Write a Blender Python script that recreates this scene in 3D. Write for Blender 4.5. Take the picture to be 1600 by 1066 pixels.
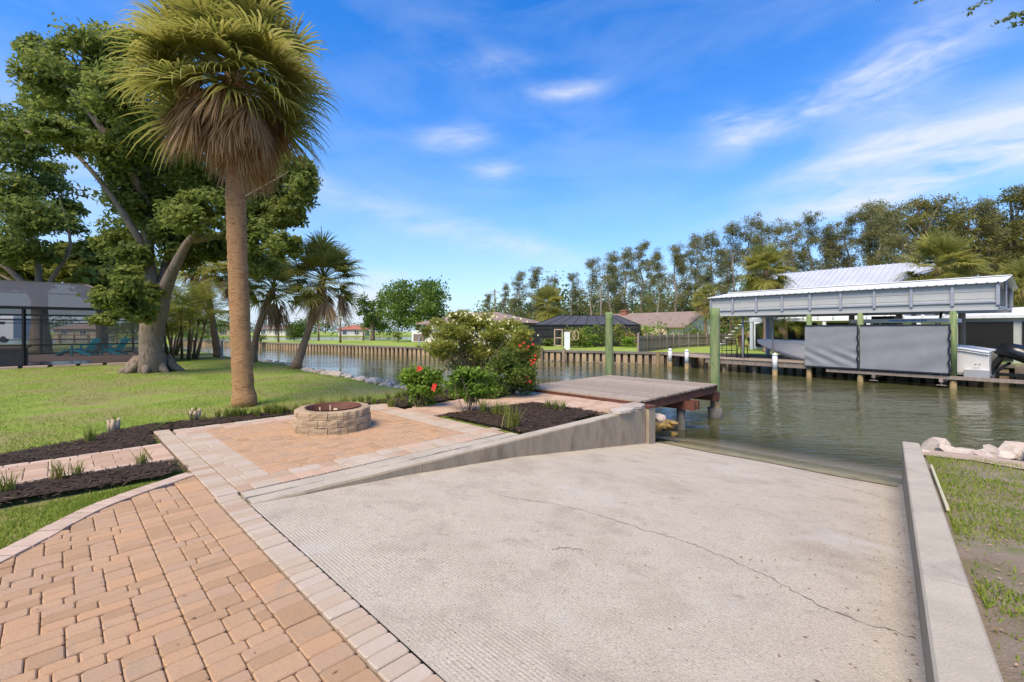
import bpy, math, random
import numpy as np
from mathutils import Vector, Matrix
random.seed(7); RNG = np.random.default_rng(7)
S = bpy.context.scene
for o in list(bpy.data.objects): bpy.data.objects.remove(o)
C = S.collection
R = math.radians
FPX, CX, HZ, EYE = 711.0, 800.0, 515.0, 1.6
# ------------------------------------------------------------------ camera
cam = bpy.data.cameras.new('camera'); cam.lens = 16.0; cam.sensor_width = 36; cam.shift_y = -18/1600
cam.clip_end = 3000; cam.clip_start = .05
co = bpy.data.objects.new('camera', cam); C.objects.link(co)
co.location = (0, 0, EYE); co.rotation_euler = (R(90), 0, 0); S.camera = co
# ------------------------------------------------------------------ sky, sun, exposure
S.view_settings.view_transform = 'Standard'; S.view_settings.look = 'None'
S.view_settings.exposure = 1.12; S.view_settings.gamma = 1.0
SUN_AZ, SUN_EL = R(-148), R(54)          # azimuth clockwise from +Y (the way the camera looks)
W = bpy.data.worlds.new('World'); S.world = W; W.use_nodes = True
W.cycles.sampling_method = 'MANUAL'; W.cycles.sample_map_resolution = 256
SKY_STR, SKY_SAT = 0.13, 1.45
def build_world():
    nt = W.node_tree; N = nt.nodes; L = nt.links; N.clear()
    out = N.new('ShaderNodeOutputWorld'); bg = N.new('ShaderNodeBackground'); bg.inputs[1].default_value = SKY_STR
    L.new(bg.outputs[0], out.inputs[0])
    sky = N.new('ShaderNodeTexSky'); sky.sky_type = 'NISHITA'; sky.sun_disc = False
    sky.sun_elevation = SUN_EL; sky.sun_rotation = SUN_AZ % (2*math.pi)
    sky.air_density = 1.0; sky.dust_density = .35; sky.ozone_density = 2.6
    hs = N.new('ShaderNodeHueSaturation'); hs.inputs['Saturation'].default_value = SKY_SAT; hs.inputs['Hue'].default_value = .511
    L.new(sky.outputs[0], hs.inputs['Color'])
    tc = N.new('ShaderNodeTexCoord'); sp = N.new('ShaderNodeSeparateXYZ'); L.new(tc.outputs['Generated'], sp.inputs[0])
    def m(op, a, b=None, c=None):
        n = N.new('ShaderNodeMath'); n.operation = op
        for i, v in enumerate((a, b, c)):
            if v is None: continue
            if isinstance(v, (int, float)): n.inputs[i].default_value = v
            else: L.new(v, n.inputs[i])
        return n.outputs[0]
    az = m('ARCTAN2', sp.outputs[0], sp.outputs[1]); el = m('ARCSINE', sp.outputs[2])
    cb = N.new('ShaderNodeCombineXYZ'); L.new(az, cb.inputs[0]); L.new(el, cb.inputs[1])
    def noise(scale, rot, stretch, detail, rough, dist):
        mp = N.new('ShaderNodeMapping'); mp.inputs['Rotation'].default_value = (0, 0, R(rot)); mp.inputs['Scale'].default_value = (1, stretch, 1)
        L.new(cb.outputs[0], mp.inputs[0])
        n = N.new('ShaderNodeTexNoise'); n.inputs['Scale'].default_value = scale; n.inputs['Detail'].default_value = detail
        n.inputs['Roughness'].default_value = rough; n.inputs['Distortion'].default_value = dist
        L.new(mp.outputs[0], n.inputs['Vector']); return n.outputs[0]
    n1 = noise(3.2, -14, 3.0, 6, .55, .5); n2 = noise(11, -18, 3.5, 4, .6, .8)
    wisp = m('ADD', m('MULTIPLY', n1, .65), m('MULTIPLY', n2, .35))
    def blob(px, py, sx, sy, rot, amp):     # a soft drifting cloud at one bearing and height in the sky
        a0 = math.atan2(px-CX, FPX); e0 = math.atan2(HZ-py, math.hypot(FPX, px-CX))
        r = R(rot); dx = m('SUBTRACT', az, a0); dy = m('SUBTRACT', el, e0)
        p = m('DIVIDE', m('ADD', m('MULTIPLY', dx, math.cos(r)), m('MULTIPLY', dy, math.sin(r))), sx)
        q = m('DIVIDE', m('SUBTRACT', m('MULTIPLY', dy, math.cos(r)), m('MULTIPLY', dx, math.sin(r))), sy)
        g = m('POWER', 2.718, m('MULTIPLY', m('ADD', m('MULTIPLY', p, p), m('MULTIPLY', q, q)), -1.0))
        return m('MULTIPLY', g, amp)
    tot = m('MULTIPLY', m('MAXIMUM', m('SUBTRACT', n1, .42), 0), .52); cl_ = m('MAXIMUM', m('MULTIPLY_ADD', wisp, 4.2, -1.35), 0)
    for b in ((1140,195,.05,.028,-8,.7),(1250,175,.13,.028,16,.62),(1420,105,.09,.05,28,.75),(1520,225,.17,.05,12,.85),(1440,285,.20,.022,6,.8),(1330,250,.12,.03,10,.5),
              (712,216,.065,.022,6,.85),(772,266,.05,.018,-4,.7),(882,142,.07,.015,2,.75),(760,100,.10,.02,4,.3),(640,340,.30,.03,-15,.42),(830,385,.14,.025,-16,.42),
              (575,470,.06,.03,10,1.3),(520,490,.16,.025,4,.8),(600,432,.05,.012,0,.5),(60,300,.3,.12,0,.35)):
        tot = m('ADD', tot, m('MULTIPLY', blob(*b), cl_))
    lowh = m('MULTIPLY', m('POWER', 2.718, m('MULTIPLY', m('ABSOLUTE', el), -4.2)), .88)
    tot = m('MINIMUM', tot, .92)
    hz = N.new('ShaderNodeMix'); hz.data_type = 'RGBA'; L.new(lowh, hz.inputs[0]); L.new(hs.outputs[0], hz.inputs[6]); hz.inputs[7].default_value = (1.55, 2.15, 3.2, 1)
    mx = N.new('ShaderNodeMix'); mx.data_type = 'RGBA'; L.new(tot, mx.inputs[0]); L.new(hz.outputs[2], mx.inputs[6])
    mx.inputs[7].default_value = (2.9, 3.15, 3.6, 1)
    L.new(mx.outputs[2], bg.inputs[0])
build_world()
sl = bpy.data.lights.new('sun', 'SUN'); sl.energy = 2.6; sl.angle = R(32); sl.color = (1, .88, .69)
S.cycles.max_bounces = 7; S.cycles.diffuse_bounces = 4; S.cycles.glossy_bounces = 2; S.cycles.transmission_bounces = 3; S.cycles.transparent_max_bounces = 8
so = bpy.data.objects.new('sun', sl); C.objects.link(so)
so.rotation_euler = Vector((-math.sin(SUN_AZ)*math.cos(SUN_EL), -math.cos(SUN_AZ)*math.cos(SUN_EL), -math.sin(SUN_EL))).to_track_quat('-Z', 'Y').to_euler()

# ------------------------------------------------------------------ helpers
s2 = math.sqrt(.5)
def UV(u, v, z=0): return Vector(((u-v)*s2, (u+v)*s2, z))          # the grid of patio, ramp and dock, 45 degrees to the view
def G(px, py, z=0):                                                # a point of the ground seen at a pixel
    d = (EYE-z)*FPX/(py-HZ); return Vector(((px-CX)/FPX*d, d, z))
def D(px, py, d): return Vector(((px-CX)/FPX*d, d, EYE+(HZ-py)/FPX*d))   # a point at a known distance
def tag(o, label=None, cat=None, group=None, kind=None):
    if label: o['label'] = label
    if cat: o['category'] = cat
    if group: o['group'] = group
    if kind: o['kind'] = kind
    return o
def thing(name, label, cat, loc=(0,0,0), rotz=0, group=None):
    o = bpy.data.objects.new(name, None); C.objects.link(o); o.location = loc; o.rotation_euler = (0, 0, rotz)
    o.empty_display_size = .2
    return tag(o, label, cat, group)
def link(name, me, mat=None, parent=None, world=True):
    o = bpy.data.objects.new(name, me); C.objects.link(o)
    if mat is not None and not me.materials: me.materials.append(mat)
    if parent is not None:
        o.parent = parent
        if world:
            p = parent
            M = Matrix.Identity(4)
            while p is not None:
                M = (Matrix.Translation(p.location) @ p.rotation_euler.to_matrix().to_4x4() @ Matrix.Diagonal(p.scale).to_4x4() if p.parent is None else Matrix.Identity(4)) @ M
                p = p.parent
            o.matrix_parent_inverse = M.inverted() if parent.parent is None else Matrix.Identity(4)
    return o
def mesh(name, v, f, attr=None, smooth=False):
    me = bpy.data.meshes.new(name); me.from_pydata([tuple(p) for p in v], [], f); 
    if attr is not None:
        a = me.attributes.new('c', 'FLOAT', 'POINT'); a.data.foreach_set('value', np.asarray(attr, dtype=np.float32))
    if smooth: me.shade_smooth()
    me.update(); return me
def npmesh(name, V, F, attr=None):
    me = bpy.data.meshes.new(name); V = np.asarray(V, np.float32); F = np.asarray(F, np.int32); k = F.shape[1]
    me.vertices.add(len(V)); me.vertices.foreach_set('co', V.ravel())
    me.loops.add(F.size); me.loops.foreach_set('vertex_index', F.ravel())
    me.polygons.add(len(F)); me.polygons.foreach_set('loop_start', np.arange(0, F.size, k, dtype=np.int32))
    if attr is not None:
        a = me.attributes.new('c', 'FLOAT', 'POINT'); a.data.foreach_set('value', np.asarray(attr, np.float32))
    me.update(calc_edges=True); return me
class MB:
    def __init__(s): s.v = []; s.f = []; s.c = []; s.cur = 0.0
    def add(s, vs, fs):
        b = len(s.v); s.v += [Vector(p) for p in vs]; s.f += [tuple(b+i for i in f) for f in fs]; s.c += [s.cur]*len(vs); return s
    def box(s, c, size, rz=0, M=None):
        x, y, z = size[0]/2, size[1]/2, size[2]/2
        p = [Vector((a*x, b*y, d*z)) for d in (-1, 1) for a, b in ((-1,-1),(1,-1),(1,1),(-1,1))]
        Rm = M if M is not None else Matrix.Rotation(rz, 3, 'Z')
        return s.add([Rm @ q + Vector(c) for q in p], [(3,2,1,0),(4,5,6,7),(0,1,5,4),(1,2,6,5),(2,3,7,6),(3,0,4,7)])
    def bar(s, a, b, w, h, up=(0,0,1)):            # a beam from a to b, w wide and h high
        a = Vector(a); b = Vector(b); d = (b-a).normalized(); up = Vector(up)
        sd = d.cross(up); sd = sd.normalized() if sd.length > 1e-4 else Vector((1,0,0)); u2 = sd.cross(d).normalized()
        return s.add([p + sd*(i*w/2) + u2*(j*h/2) for p in (a, b) for i, j in ((-1,-1),(1,-1),(1,1),(-1,1))],
                     [(0,1,2,3),(7,6,5,4),(0,4,5,1),(1,5,6,2),(2,6,7,3),(3,7,4,0)])
    def prism(s, poly, z0, z1):
        n = len(poly); zz0 = z0 if callable(z0) else (lambda p: z0); zz1 = z1 if callable(z1) else (lambda p: z1)
        vs = [Vector((p[0], p[1], zz0(p))) for p in poly] + [Vector((p[0], p[1], zz1(p))) for p in poly]
        return s.add(vs, [tuple(range(n-1, -1, -1)), tuple(range(n, 2*n))] + [(i, (i+1) % n, n+(i+1) % n, n+i) for i in range(n)])
    def tube(s, pts, rad, seg=8, jit=0, cap=True):
        pts = [Vector(p) for p in pts]; n = len(pts); rings = []
        if not hasattr(rad, '__len__'): rad = [rad]*n
        ref = Vector((1, 0, 0))
        vs = []; fs = []
        for i, p in enumerate(pts):
            d = (pts[min(i+1, n-1)]-pts[max(i-1, 0)]).normalized()
            a = d.cross(ref); a = a.normalized() if a.length > .05 else d.cross(Vector((0,1,0))).normalized(); b = d.cross(a).normalized()
            for k in range(seg):
                t = 2*math.pi*k/seg; r = rad[i]*(1+random.uniform(-jit, jit))
                vs.append(p + (a*math.cos(t)+b*math.sin(t))*r)
        for i in range(n-1):
            for k in range(seg): fs.append((i*seg+k, i*seg+(k+1) % seg, (i+1)*seg+(k+1) % seg, (i+1)*seg+k))
        if cap: fs += [tuple(range(seg-1, -1, -1)), tuple((n-1)*seg+k for k in range(seg))]
        return s.add(vs, fs)
    def mesh(s, name, smooth=False): return mesh(name, s.v, s.f, s.c if any(s.c) else None, smooth)
    def build(s, name, mat, parent=None, smooth=False): return link(name, s.mesh(name, smooth), mat, parent)
def smoothline(pts, k=4):
    P = [Vector(p) for p in pts]; out = []
    for i in range(len(P)-1):
        p0, p1, p2, p3 = P[max(i-1,0)], P[i], P[i+1], P[min(i+2, len(P)-1)]
        for j in range(k):
            t = j/k; out.append(.5*((2*p1)+(p2-p0)*t+(2*p0-5*p1+4*p2-p3)*t*t+(3*p1-p0-3*p2+p3)*t**3))
    return out+[P[-1]]
ORD = ['first','second','third','fourth','fifth','sixth','seventh','eighth','ninth','tenth','eleventh','twelfth','thirteenth','fourteenth','fifteenth','sixteenth',
       'seventeenth','eighteenth','nineteenth','twentieth','twenty-first','twenty-second','twenty-third','twenty-fourth','twenty-fifth','twenty-sixth','twenty-seventh','twenty-eighth','twenty-ninth','thirtieth','thirty-first','thirty-second']

# ------------------------------------------------------------------ materials
MATS = {}
def mat(name, cols, rough=.8, scale=3.0, detail=4, bump=0, bscale=None, coords='pos', stretch=(1,1,1), rot=(0,0,0), rnd=0, spec=.3, metal=0, cpos=None,
        grain=0, gscale=150, attr=False, rndramp=None, wave=None, rough2=None, spots=None):
    """noise between colours, fine grain, relief, and per-piece variation"""
    m = bpy.data.materials.new(name); m.use_nodes = True; nt = m.node_tree; N = nt.nodes; L = nt.links
    b = N['Principled BSDF']; b.inputs['Roughness'].default_value = rough; b.inputs['Specular IOR Level'].default_value = spec; b.inputs['Metallic'].default_value = metal
    if coords == 'pos': src = N.new('ShaderNodeNewGeometry').outputs['Position']
    else: src = N.new('ShaderNodeTexCoord').outputs['Object']
    mp = N.new('ShaderNodeMapping'); mp.inputs['Scale'].default_value = stretch; mp.inputs['Rotation'].default_value = rot; L.new(src, mp.inputs[0])
    def noise(sc, det=4, ro=.6, vec=None):
        n = N.new('ShaderNodeTexNoise'); n.inputs['Scale'].default_value = sc; n.inputs['Detail'].default_value = det; n.inputs['Roughness'].default_value = ro
        L.new(vec or mp.outputs[0], n.inputs['Vector']); return n.outputs['Fac']
    def mixc(f, a, bb, mode='MIX'):
        x = N.new('ShaderNodeMix'); x.data_type = 'RGBA'; x.blend_type = mode
        for i, v in ((0, f), (6, a), (7, bb)):
            if isinstance(v, (int, float)): x.inputs[i].default_value = v
            elif isinstance(v, tuple): x.inputs[i].default_value = (*v, 1)
            else: L.new(v, x.inputs[i])
        return x.outputs[2]
    def ramp(f, cs, pos=None):
        r = N.new('ShaderNodeValToRGB'); e = r.color_ramp.elements
        while len(e) < len(cs): e.new(.5)
        for i, c in enumerate(cs): e[i].color = (*c, 1)
        for i in range(len(cs)): e[i].position = pos[i] if pos else (.3+.4*i/max(1, len(cs)-1))
        L.new(f, r.inputs[0]); return r.outputs[0]
    def mth(op, a, bb):
        x = N.new('ShaderNodeMath'); x.operation = op
        for i, v in ((0, a), (1, bb)):
            if isinstance(v, (int, float)): x.inputs[i].default_value = v
            else: L.new(v, x.inputs[i])
        return x.outputs[0]
    col = ramp(noise(scale, detail), cols, cpos) if len(cols) > 1 else None
    if col is None:
        rg = N.new('ShaderNodeRGB'); rg.outputs[0].default_value = (*cols[0], 1); col = rg.outputs[0]
    rv = None
    if rnd or rndramp:
        oi = N.new('ShaderNodeObjectInfo').outputs['Random']
        at = N.new('ShaderNodeAttribute'); at.attribute_name = 'c'
        rv = mth('FRACT', mth('ADD', oi, at.outputs['Fac']), 0)
    if rndramp:
        rr = ramp(rv, rndramp, [i/(len(rndramp)-1) for i in range(len(rndramp))]); col = mixc(.65, col, rr)
    if rnd:
        k = mth('MULTIPLY_ADD', rv, 2*rnd); k.node.inputs[2].default_value = 1-rnd
        hv = N.new('ShaderNodeHueSaturation'); L.new(col, hv.inputs['Color']); L.new(k, hv.inputs['Value']); col = hv.outputs[0]
    if grain:
        g = noise(gscale, 2, .7, src); gg = mth('MULTIPLY_ADD', g, 2*grain); gg.node.inputs[2].default_value = 1-grain
        hv = N.new('ShaderNodeHueSaturation'); L.new(col, hv.inputs['Color']); L.new(gg, hv.inputs['Value']); col = hv.outputs[0]
    if spots:                                   # (colour, scale, low, high): stains with a shape of their own
        for (sc, ss, lo, hi) in spots:
            f = N.new('ShaderNodeMapRange'); L.new(noise(ss, 5, .65, src), f.inputs[0]); f.inputs[1].default_value = lo; f.inputs[2].default_value = hi
            col = mixc(f.outputs[0], col, sc)
    L.new(col, b.inputs['Base Color'])
    h = None
    if bump: h = noise(bscale or scale*4, 5, .65)
    if wave:                                    # raked grooves: (direction rotation z, scale, amount)
        wm = N.new('ShaderNodeMapping'); wm.inputs['Rotation'].default_value = (0, 0, wave[0]); L.new(src, wm.inputs[0])
        wv = N.new('ShaderNodeTexWave'); wv.inputs['Scale'].default_value = wave[1]; wv.inputs['Distortion'].default_value = 1.2; wv.inputs['Detail'].default_value = 2; wv.inputs['Detail Scale'].default_value = 1.5
        L.new(wm.outputs[0], wv.inputs['Vector'])
        msk = N.new('ShaderNodeMapRange'); L.new(noise(.8, 3, .6, src), msk.inputs[0]); msk.inputs[1].default_value = .40; msk.inputs[2].default_value = .62
        h = mth('ADD', h, mth('MULTIPLY', mth('MULTIPLY', wv.outputs['Fac'], wave[2]), msk.outputs[0]))
    if h is not None:
        bp = N.new('ShaderNodeBump'); bp.inputs['Strength'].default_value = min(1, bump); bp.inputs['Distance'].default_value = .02 if bump <= 1 else .02*bump
        L.new(h, bp.inputs['Height']); L.new(bp.outputs[0], b.inputs['Normal'])
    MATS[name] = m; return m
def leafmat(name, cols, trans=.35, rough=.55, osc=.35, nscale=.6):
    m = bpy.data.materials.new(name); m.use_nodes = True; nt = m.node_tree; N = nt.nodes; L = nt.links
    b = N['Principled BSDF']; b.inputs['Roughness'].default_value = rough; b.inputs['Specular IOR Level'].default_value = .25
    at = N.new('ShaderNodeAttribute'); at.attribute_name = 'c'; oi = N.new('ShaderNodeObjectInfo')
    nz = N.new('ShaderNodeTexNoise'); nz.inputs['Scale'].default_value = nscale; nz.inputs['Detail'].default_value = 2; g = N.new('ShaderNodeNewGeometry'); L.new(g.outputs['Position'], nz.inputs['Vector'])
    a1 = N.new('ShaderNodeMath'); a1.operation = 'MULTIPLY_ADD'; L.new(oi.outputs['Random'], a1.inputs[0]); a1.inputs[1].default_value = osc; L.new(at.outputs['Fac'], a1.inputs[2])
    a2 = N.new('ShaderNodeMath'); a2.operation = 'MULTIPLY_ADD'; L.new(nz.outputs['Fac'], a2.inputs[0]); a2.inputs[1].default_value = .9; L.new(a1.outputs[0], a2.inputs[2])
    a3 = N.new('ShaderNodeMath'); a3.operation = 'MULTIPLY'; L.new(a2.outputs[0], a3.inputs[0]); a3.inputs[1].default_value = 1/(1.9+osc)
    r = N.new('ShaderNodeValToRGB'); e = r.color_ramp.elements
    while len(e) < len(cols): e.new(.5)
    for i, c in enumerate(cols): e[i].color = (*c, 1); e[i].position = .18+.64*i/max(1, len(cols)-1)
    L.new(a3.outputs[0], r.inputs[0]); L.new(r.outputs[0], b.inputs['Base Color'])
    t = N.new('ShaderNodeBsdfTranslucent'); L.new(r.outputs[0], t.inputs[0]); mx = N.new('ShaderNodeMixShader'); mx.inputs[0].default_value = trans
    L.new(b.outputs[0], mx.inputs[1]); L.new(t.outputs[0], mx.inputs[2]); L.new(mx.outputs[0], N['Material Output'].inputs['Surface'])
    MATS[name] = m; return m
def screenmat(name, col, alpha):
    m = bpy.data.materials.new(name); m.use_nodes = True; nt = m.node_tree; N = nt.nodes; L = nt.links
    b = N['Principled BSDF']; b.inputs['Base Color'].default_value = (*col, 1); b.inputs['Roughness'].default_value = .8
    t = N.new('ShaderNodeBsdfTransparent'); mx = N.new('ShaderNodeMixShader'); mx.inputs[0].default_value = alpha
    L.new(t.outputs[0], mx.inputs[1]); L.new(b.outputs[0], mx.inputs[2]); L.new(mx.outputs[0], N['Material Output'].inputs['Surface']); return m
PAV = mat('paver_tan', [(.40,.235,.115),(.47,.285,.15),(.43,.26,.14)], .85, 6, bump=.6, bscale=150, grain=.34, gscale=130, rnd=.12, rndramp=[(.46,.275,.15),(.53,.33,.185),(.46,.305,.20),(.51,.295,.155),(.44,.28,.17)], spots=[((.40,.20,.075), 1.1, .68, .74), ((.36,.27,.19), 3.0, .58, .8)])
PAVP = mat('paver_pale', [(.44,.32,.22),(.50,.40,.31)], .85, 9, bump=.3, bscale=220, grain=.24, gscale=130, rnd=.10, rndramp=[(.44,.27,.155),(.49,.40,.295),(.42,.30,.195),(.45,.365,.27),(.40,.32,.245)], stretch=(1,1,1))
PAVK = mat('paver_pink', [(.45,.29,.185),(.50,.34,.235)], .85, 8, bump=.3, bscale=220, grain=.16, gscale=190, rnd=.12, rndramp=[(.45,.285,.175),(.50,.34,.24),(.46,.32,.225)])
EDGE = mat('edging', [(.47,.33,.235),(.54,.40,.30)], .9, 7, bump=.4, bscale=150, grain=.15, gscale=160, rnd=.1)
JOINT = mat('joint_sand', [(.13,.085,.052),(.22,.155,.10)], .95, 12)
CONC = mat('ramp_concrete', [(.41,.335,.24),(.51,.43,.32),(.46,.38,.28)], .9, .9, detail=7, bump=.6, bscale=110, grain=.5, gscale=75, wave=(-R(45), 12.5, .30),
           spots=[((.36,.295,.22), 2.6, .52, .8), ((.20,.155,.11), 55, .60, .68), ((.53,.47,.38), 1.1, .56, .75), ((.27,.215,.155), 7, .60, .8)])
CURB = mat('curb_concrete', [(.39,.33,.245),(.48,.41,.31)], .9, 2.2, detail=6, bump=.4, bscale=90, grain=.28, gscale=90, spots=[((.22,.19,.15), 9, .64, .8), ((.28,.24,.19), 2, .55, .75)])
WALL_SHADE = mat('shade_dark_concrete', [(.24,.18,.115),(.37,.295,.20),(.30,.235,.155)], .9, 2.5, detail=6, bump=.5, bscale=60, grain=.2, gscale=90, stretch=(1.5,1.5,.7), spots=[((.36,.24,.12), 7, .6, .75), ((.12,.10,.08), 11, .63, .78)])  # shade painted in as darker colour; tan-brown tone and stains are the concrete's own
DARKLINE = mat('crack_dark', [(.15,.12,.09)], .95)
ALGAE = mat('ramp_wet', [(.20,.165,.07),(.30,.25,.13),(.16,.14,.07)], .55, 3, bump=.4, bscale=60, grain=.2)
MULCH = mat('mulch', [(.03,.019,.012),(.065,.04,.024)], .95, 40, bump=.9, bscale=60)
CHIP = mat('mulch_chip', [(.02,.013,.009),(.06,.038,.022)], .95, 25, rnd=.4, rndramp=[(.022,.014,.009),(.06,.036,.021),(.04,.024,.014),(.13,.08,.045)])
LAWN = mat('lawn_soil', [(.12,.17,.025),(.21,.27,.035),(.26,.22,.085),(.17,.22,.03)], .95, .55, detail=7, bump=.8, bscale=45, grain=.4, gscale=30, cpos=[.3,.45,.58,.7])
LAWNR = mat('lawn_right_soil', [(.17,.15,.06),(.22,.165,.105),(.26,.20,.14),(.15,.16,.045)], .95, 1.6, detail=6, bump=.8, bscale=50, grain=.35, gscale=60)
LAWNF = mat('far_lawn', [(.20,.26,.03),(.27,.34,.05),(.25,.28,.06)], .95, .25, detail=5, grain=.25, gscale=6)
SAND = mat('sandy_edge', [(.38,.27,.185),(.46,.34,.25)], .95, 5, bump=.4, bscale=50, grain=.2)
DIRT = mat('bank_dirt', [(.10,.075,.045),(.16,.12,.08)], .95, 3)
ROCK = mat('limestone', [(.33,.25,.185),(.49,.41,.33),(.41,.30,.225)], .85, 3.5, detail=6, bump=.7, bscale=14, grain=.15, gscale=60, rnd=.16, spots=[((.36,.21,.10), 4, .58, .75), ((.16,.12,.085), 9, .60, .75)])
ROCKY = mat('stained_rock', [(.36,.20,.03),(.28,.19,.07),(.12,.09,.045)], .8, 6, detail=5, bump=.7, bscale=20, rnd=.2)
PLANK = mat('weathered_plank', [(.24,.18,.13),(.36,.285,.215),(.30,.225,.165)], .85, 5, detail=6, bump=.5, bscale=30, rot=(0,0,-R(45)), stretch=(6,.6,1), grain=.16, gscale=70, rnd=.14, spots=[((.23,.13,.09), 3, .6, .8)])
REDW = mat('stained_timber', [(.105,.040,.026),(.165,.062,.038)], .75, 6, bump=.4, bscale=40, rnd=.1, grain=.12)
GPILE = mat('green_pile', [(.085,.145,.06),(.19,.25,.10),(.27,.27,.13)], .85, 3, detail=7, bump=.8, bscale=30, stretch=(4,4,.5), grain=.25, gscale=60, spots=[((.10,.085,.05), 5, .6, .75)])
RUSTP = mat('pile_foot', [(.33,.22,.09),(.22,.16,.08),(.38,.27,.13)], .85, 8, bump=.5)
GREYP = mat('concrete_collar', [(.22,.19,.15),(.13,.11,.085)], .9, 6, bump=.4)
BARKP = mat('palm_bark', [(.24,.12,.052),(.52,.29,.13),(.37,.195,.085)], .9, 5, detail=6, bump=2.5, bscale=14, stretch=(1,1,6), grain=.35, gscale=60, spots=[((.11,.06,.035), 11, .62, .72)])
BARKG = mat('grey_palm_bark', [(.21,.13,.08),(.30,.20,.125)], .9, 5, detail=6, bump=1, bscale=16, stretch=(1,1,4), grain=.25, gscale=40)
BARKO = mat('oak_bark', [(.075,.052,.036),(.27,.205,.15),(.16,.115,.08)], .95, 5, detail=8, bump=2.5, bscale=8, stretch=(2.6,2.6,.4), grain=.2, gscale=40)
BARKF = mat('thin_bark', [(.20,.165,.13),(.30,.26,.21)], .95, 2, stretch=(2,2,.5))
L_OAK = leafmat('oak_leaf', [(.085,.12,.024),(.16,.205,.04),(.25,.29,.062),(.33,.35,.08)], .55)
L_LITE = leafmat('light_leaf', [(.09,.125,.02),(.18,.22,.035),(.28,.29,.05),(.36,.28,.045)], .4)
L_PALM = leafmat('palm_leaf', [(.15,.165,.032),(.28,.28,.055),(.41,.375,.09),(.50,.43,.14)], .55, rough=.5)
L_DEAD = leafmat('dead_leaf', [(.15,.085,.042),(.34,.20,.095),(.50,.32,.165),(.58,.41,.23)], .25, rough=.8)
L_PINE = leafmat('pine_leaf', [(.12,.125,.05),(.20,.20,.08),(.28,.265,.105),(.37,.32,.12)], .5, nscale=.08)
L_WARM = leafmat('warm_olive_leaf', [(.085,.095,.022),(.16,.16,.04),(.25,.225,.055),(.34,.27,.07)], .42, nscale=.1)
L_OLIVE = leafmat('olive_leaf', [(.20,.22,.035),(.34,.36,.06),(.46,.45,.09),(.54,.50,.13)], .58, nscale=1.5)
L_SHRUB = leafmat('shrub_leaf', [(.08,.15,.018),(.19,.30,.032),(.32,.43,.05)], .45, nscale=2)
L_DARKS = leafmat('dark_shrub_leaf', [(.06,.10,.02),(.14,.20,.035),(.26,.30,.055)], .5, nscale=1.5)
L_TREE = leafmat('tree_leaf', [(.06,.11,.02),(.125,.20,.034),(.21,.29,.05)], .5, nscale=.25)
L_BLADE = leafmat('grass_blade', [(.14,.19,.022),(.25,.32,.036),(.35,.40,.06),(.38,.33,.12)], .5, nscale=.9)
L_TUFT = leafmat('border_grass', [(.07,.11,.015),(.16,.21,.03),(.28,.27,.06),(.36,.25,.09)], .35, nscale=2.5)
CREAM = mat('cream_petal', [(.70,.64,.36)], .7, rnd=.1); REDP = mat('red_petal', [(.50,.03,.016)], .6, rnd=.2)
STEM = mat('stem', [(.13,.09,.055),(.21,.15,.095)], .9, 10)
FPS = mat('firepit_block', [(.31,.21,.12),(.43,.305,.185),(.37,.255,.145)], .9, 14, detail=6, bump=.9, bscale=40, grain=.25, gscale=110, rnd=.14)
RUST = mat('rusted_steel', [(.085,.03,.018),(.15,.055,.03)], .7, 15, grain=.2)
WOODS = mat('split_wood', [(.45,.32,.20),(.55,.42,.28)], .85, 10)
ASH = mat('ash', [(.06,.05,.045),(.12,.10,.09)], .95, 15)
WHITE = mat('white_paint', [(.72,.72,.71),(.78,.78,.77)], .6, 2); WHITEW = mat('weathered_white', [(.60,.60,.58),(.74,.74,.73)], .7, 4, detail=5)
PANEL = mat('grey_siding', [(.40,.40,.375),(.44,.44,.415)], .55, 1.5); STEELG = mat('galvanised_trim', [(.30,.31,.34),(.37,.38,.41)], .5, 3, metal=.2)
ROOFW = mat('white_metal_roof', [(.70,.69,.66),(.78,.77,.75)], .4, 1.2); ROOFM = mat('pale_metal_roof', [(.42,.43,.46),(.50,.51,.54)], .45, .8)
TARP = mat('grey_tarp', [(.205,.21,.215),(.24,.245,.25)], .75, 2, bump=.3, bscale=5); DARKTRIM = mat('dark_trim', [(.02,.022,.035)], .7)
HULL = mat('hull_white', [(.80,.75,.68),(.84,.79,.72)], .25, 1, spec=.5); HULLD = mat('hull_mid_grey', [(.33,.34,.35)], .4); BLACKG = mat('black_gloss', [(.012,.012,.014)], .25, spec=.5); BLUEP = mat('blue_print', [(.10,.33,.62)], .6)  # HULLD: plain grey of the chine stripe and stern cutout
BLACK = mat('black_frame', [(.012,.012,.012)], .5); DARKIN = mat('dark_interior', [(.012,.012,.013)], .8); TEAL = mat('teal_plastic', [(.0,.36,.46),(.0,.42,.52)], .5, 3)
SCRL = screenmat('pool_screen', (.06,.062,.068), .42); SCRR = screenmat('roof_screen', (.060,.061,.068), .72); SCRD = screenmat('dark_screen', (.022,.022,.026), .70); SCRDR = screenmat('dark_roof_screen', (.06,.06,.068), .9)
DECKP = mat('pool_deck', [(.30,.19,.13),(.36,.24,.17)], .9, 4); STONE = mat('stacked_stone', [(.07,.06,.05),(.16,.13,.105)], .9, 6, bump=.6)
TANW = mat('tan_stucco', [(.50,.38,.24),(.56,.43,.28)], .9, 2); CREAMW = mat('cream_siding', [(.66,.60,.48)], .85); SHING = mat('brown_shingle', [(.215,.15,.115),(.29,.21,.165)], .95, 1.5, detail=7, grain=.25, gscale=9); BRICK = mat('chimney_brick', [(.26,.10,.06),(.34,.15,.09)], .9, 8)
GLASS = mat('window_glass', [(.02,.03,.032)], .08, spec=.8); GLASSG = mat('green_window', [(.03,.08,.06)], .1, spec=.8)
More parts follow.
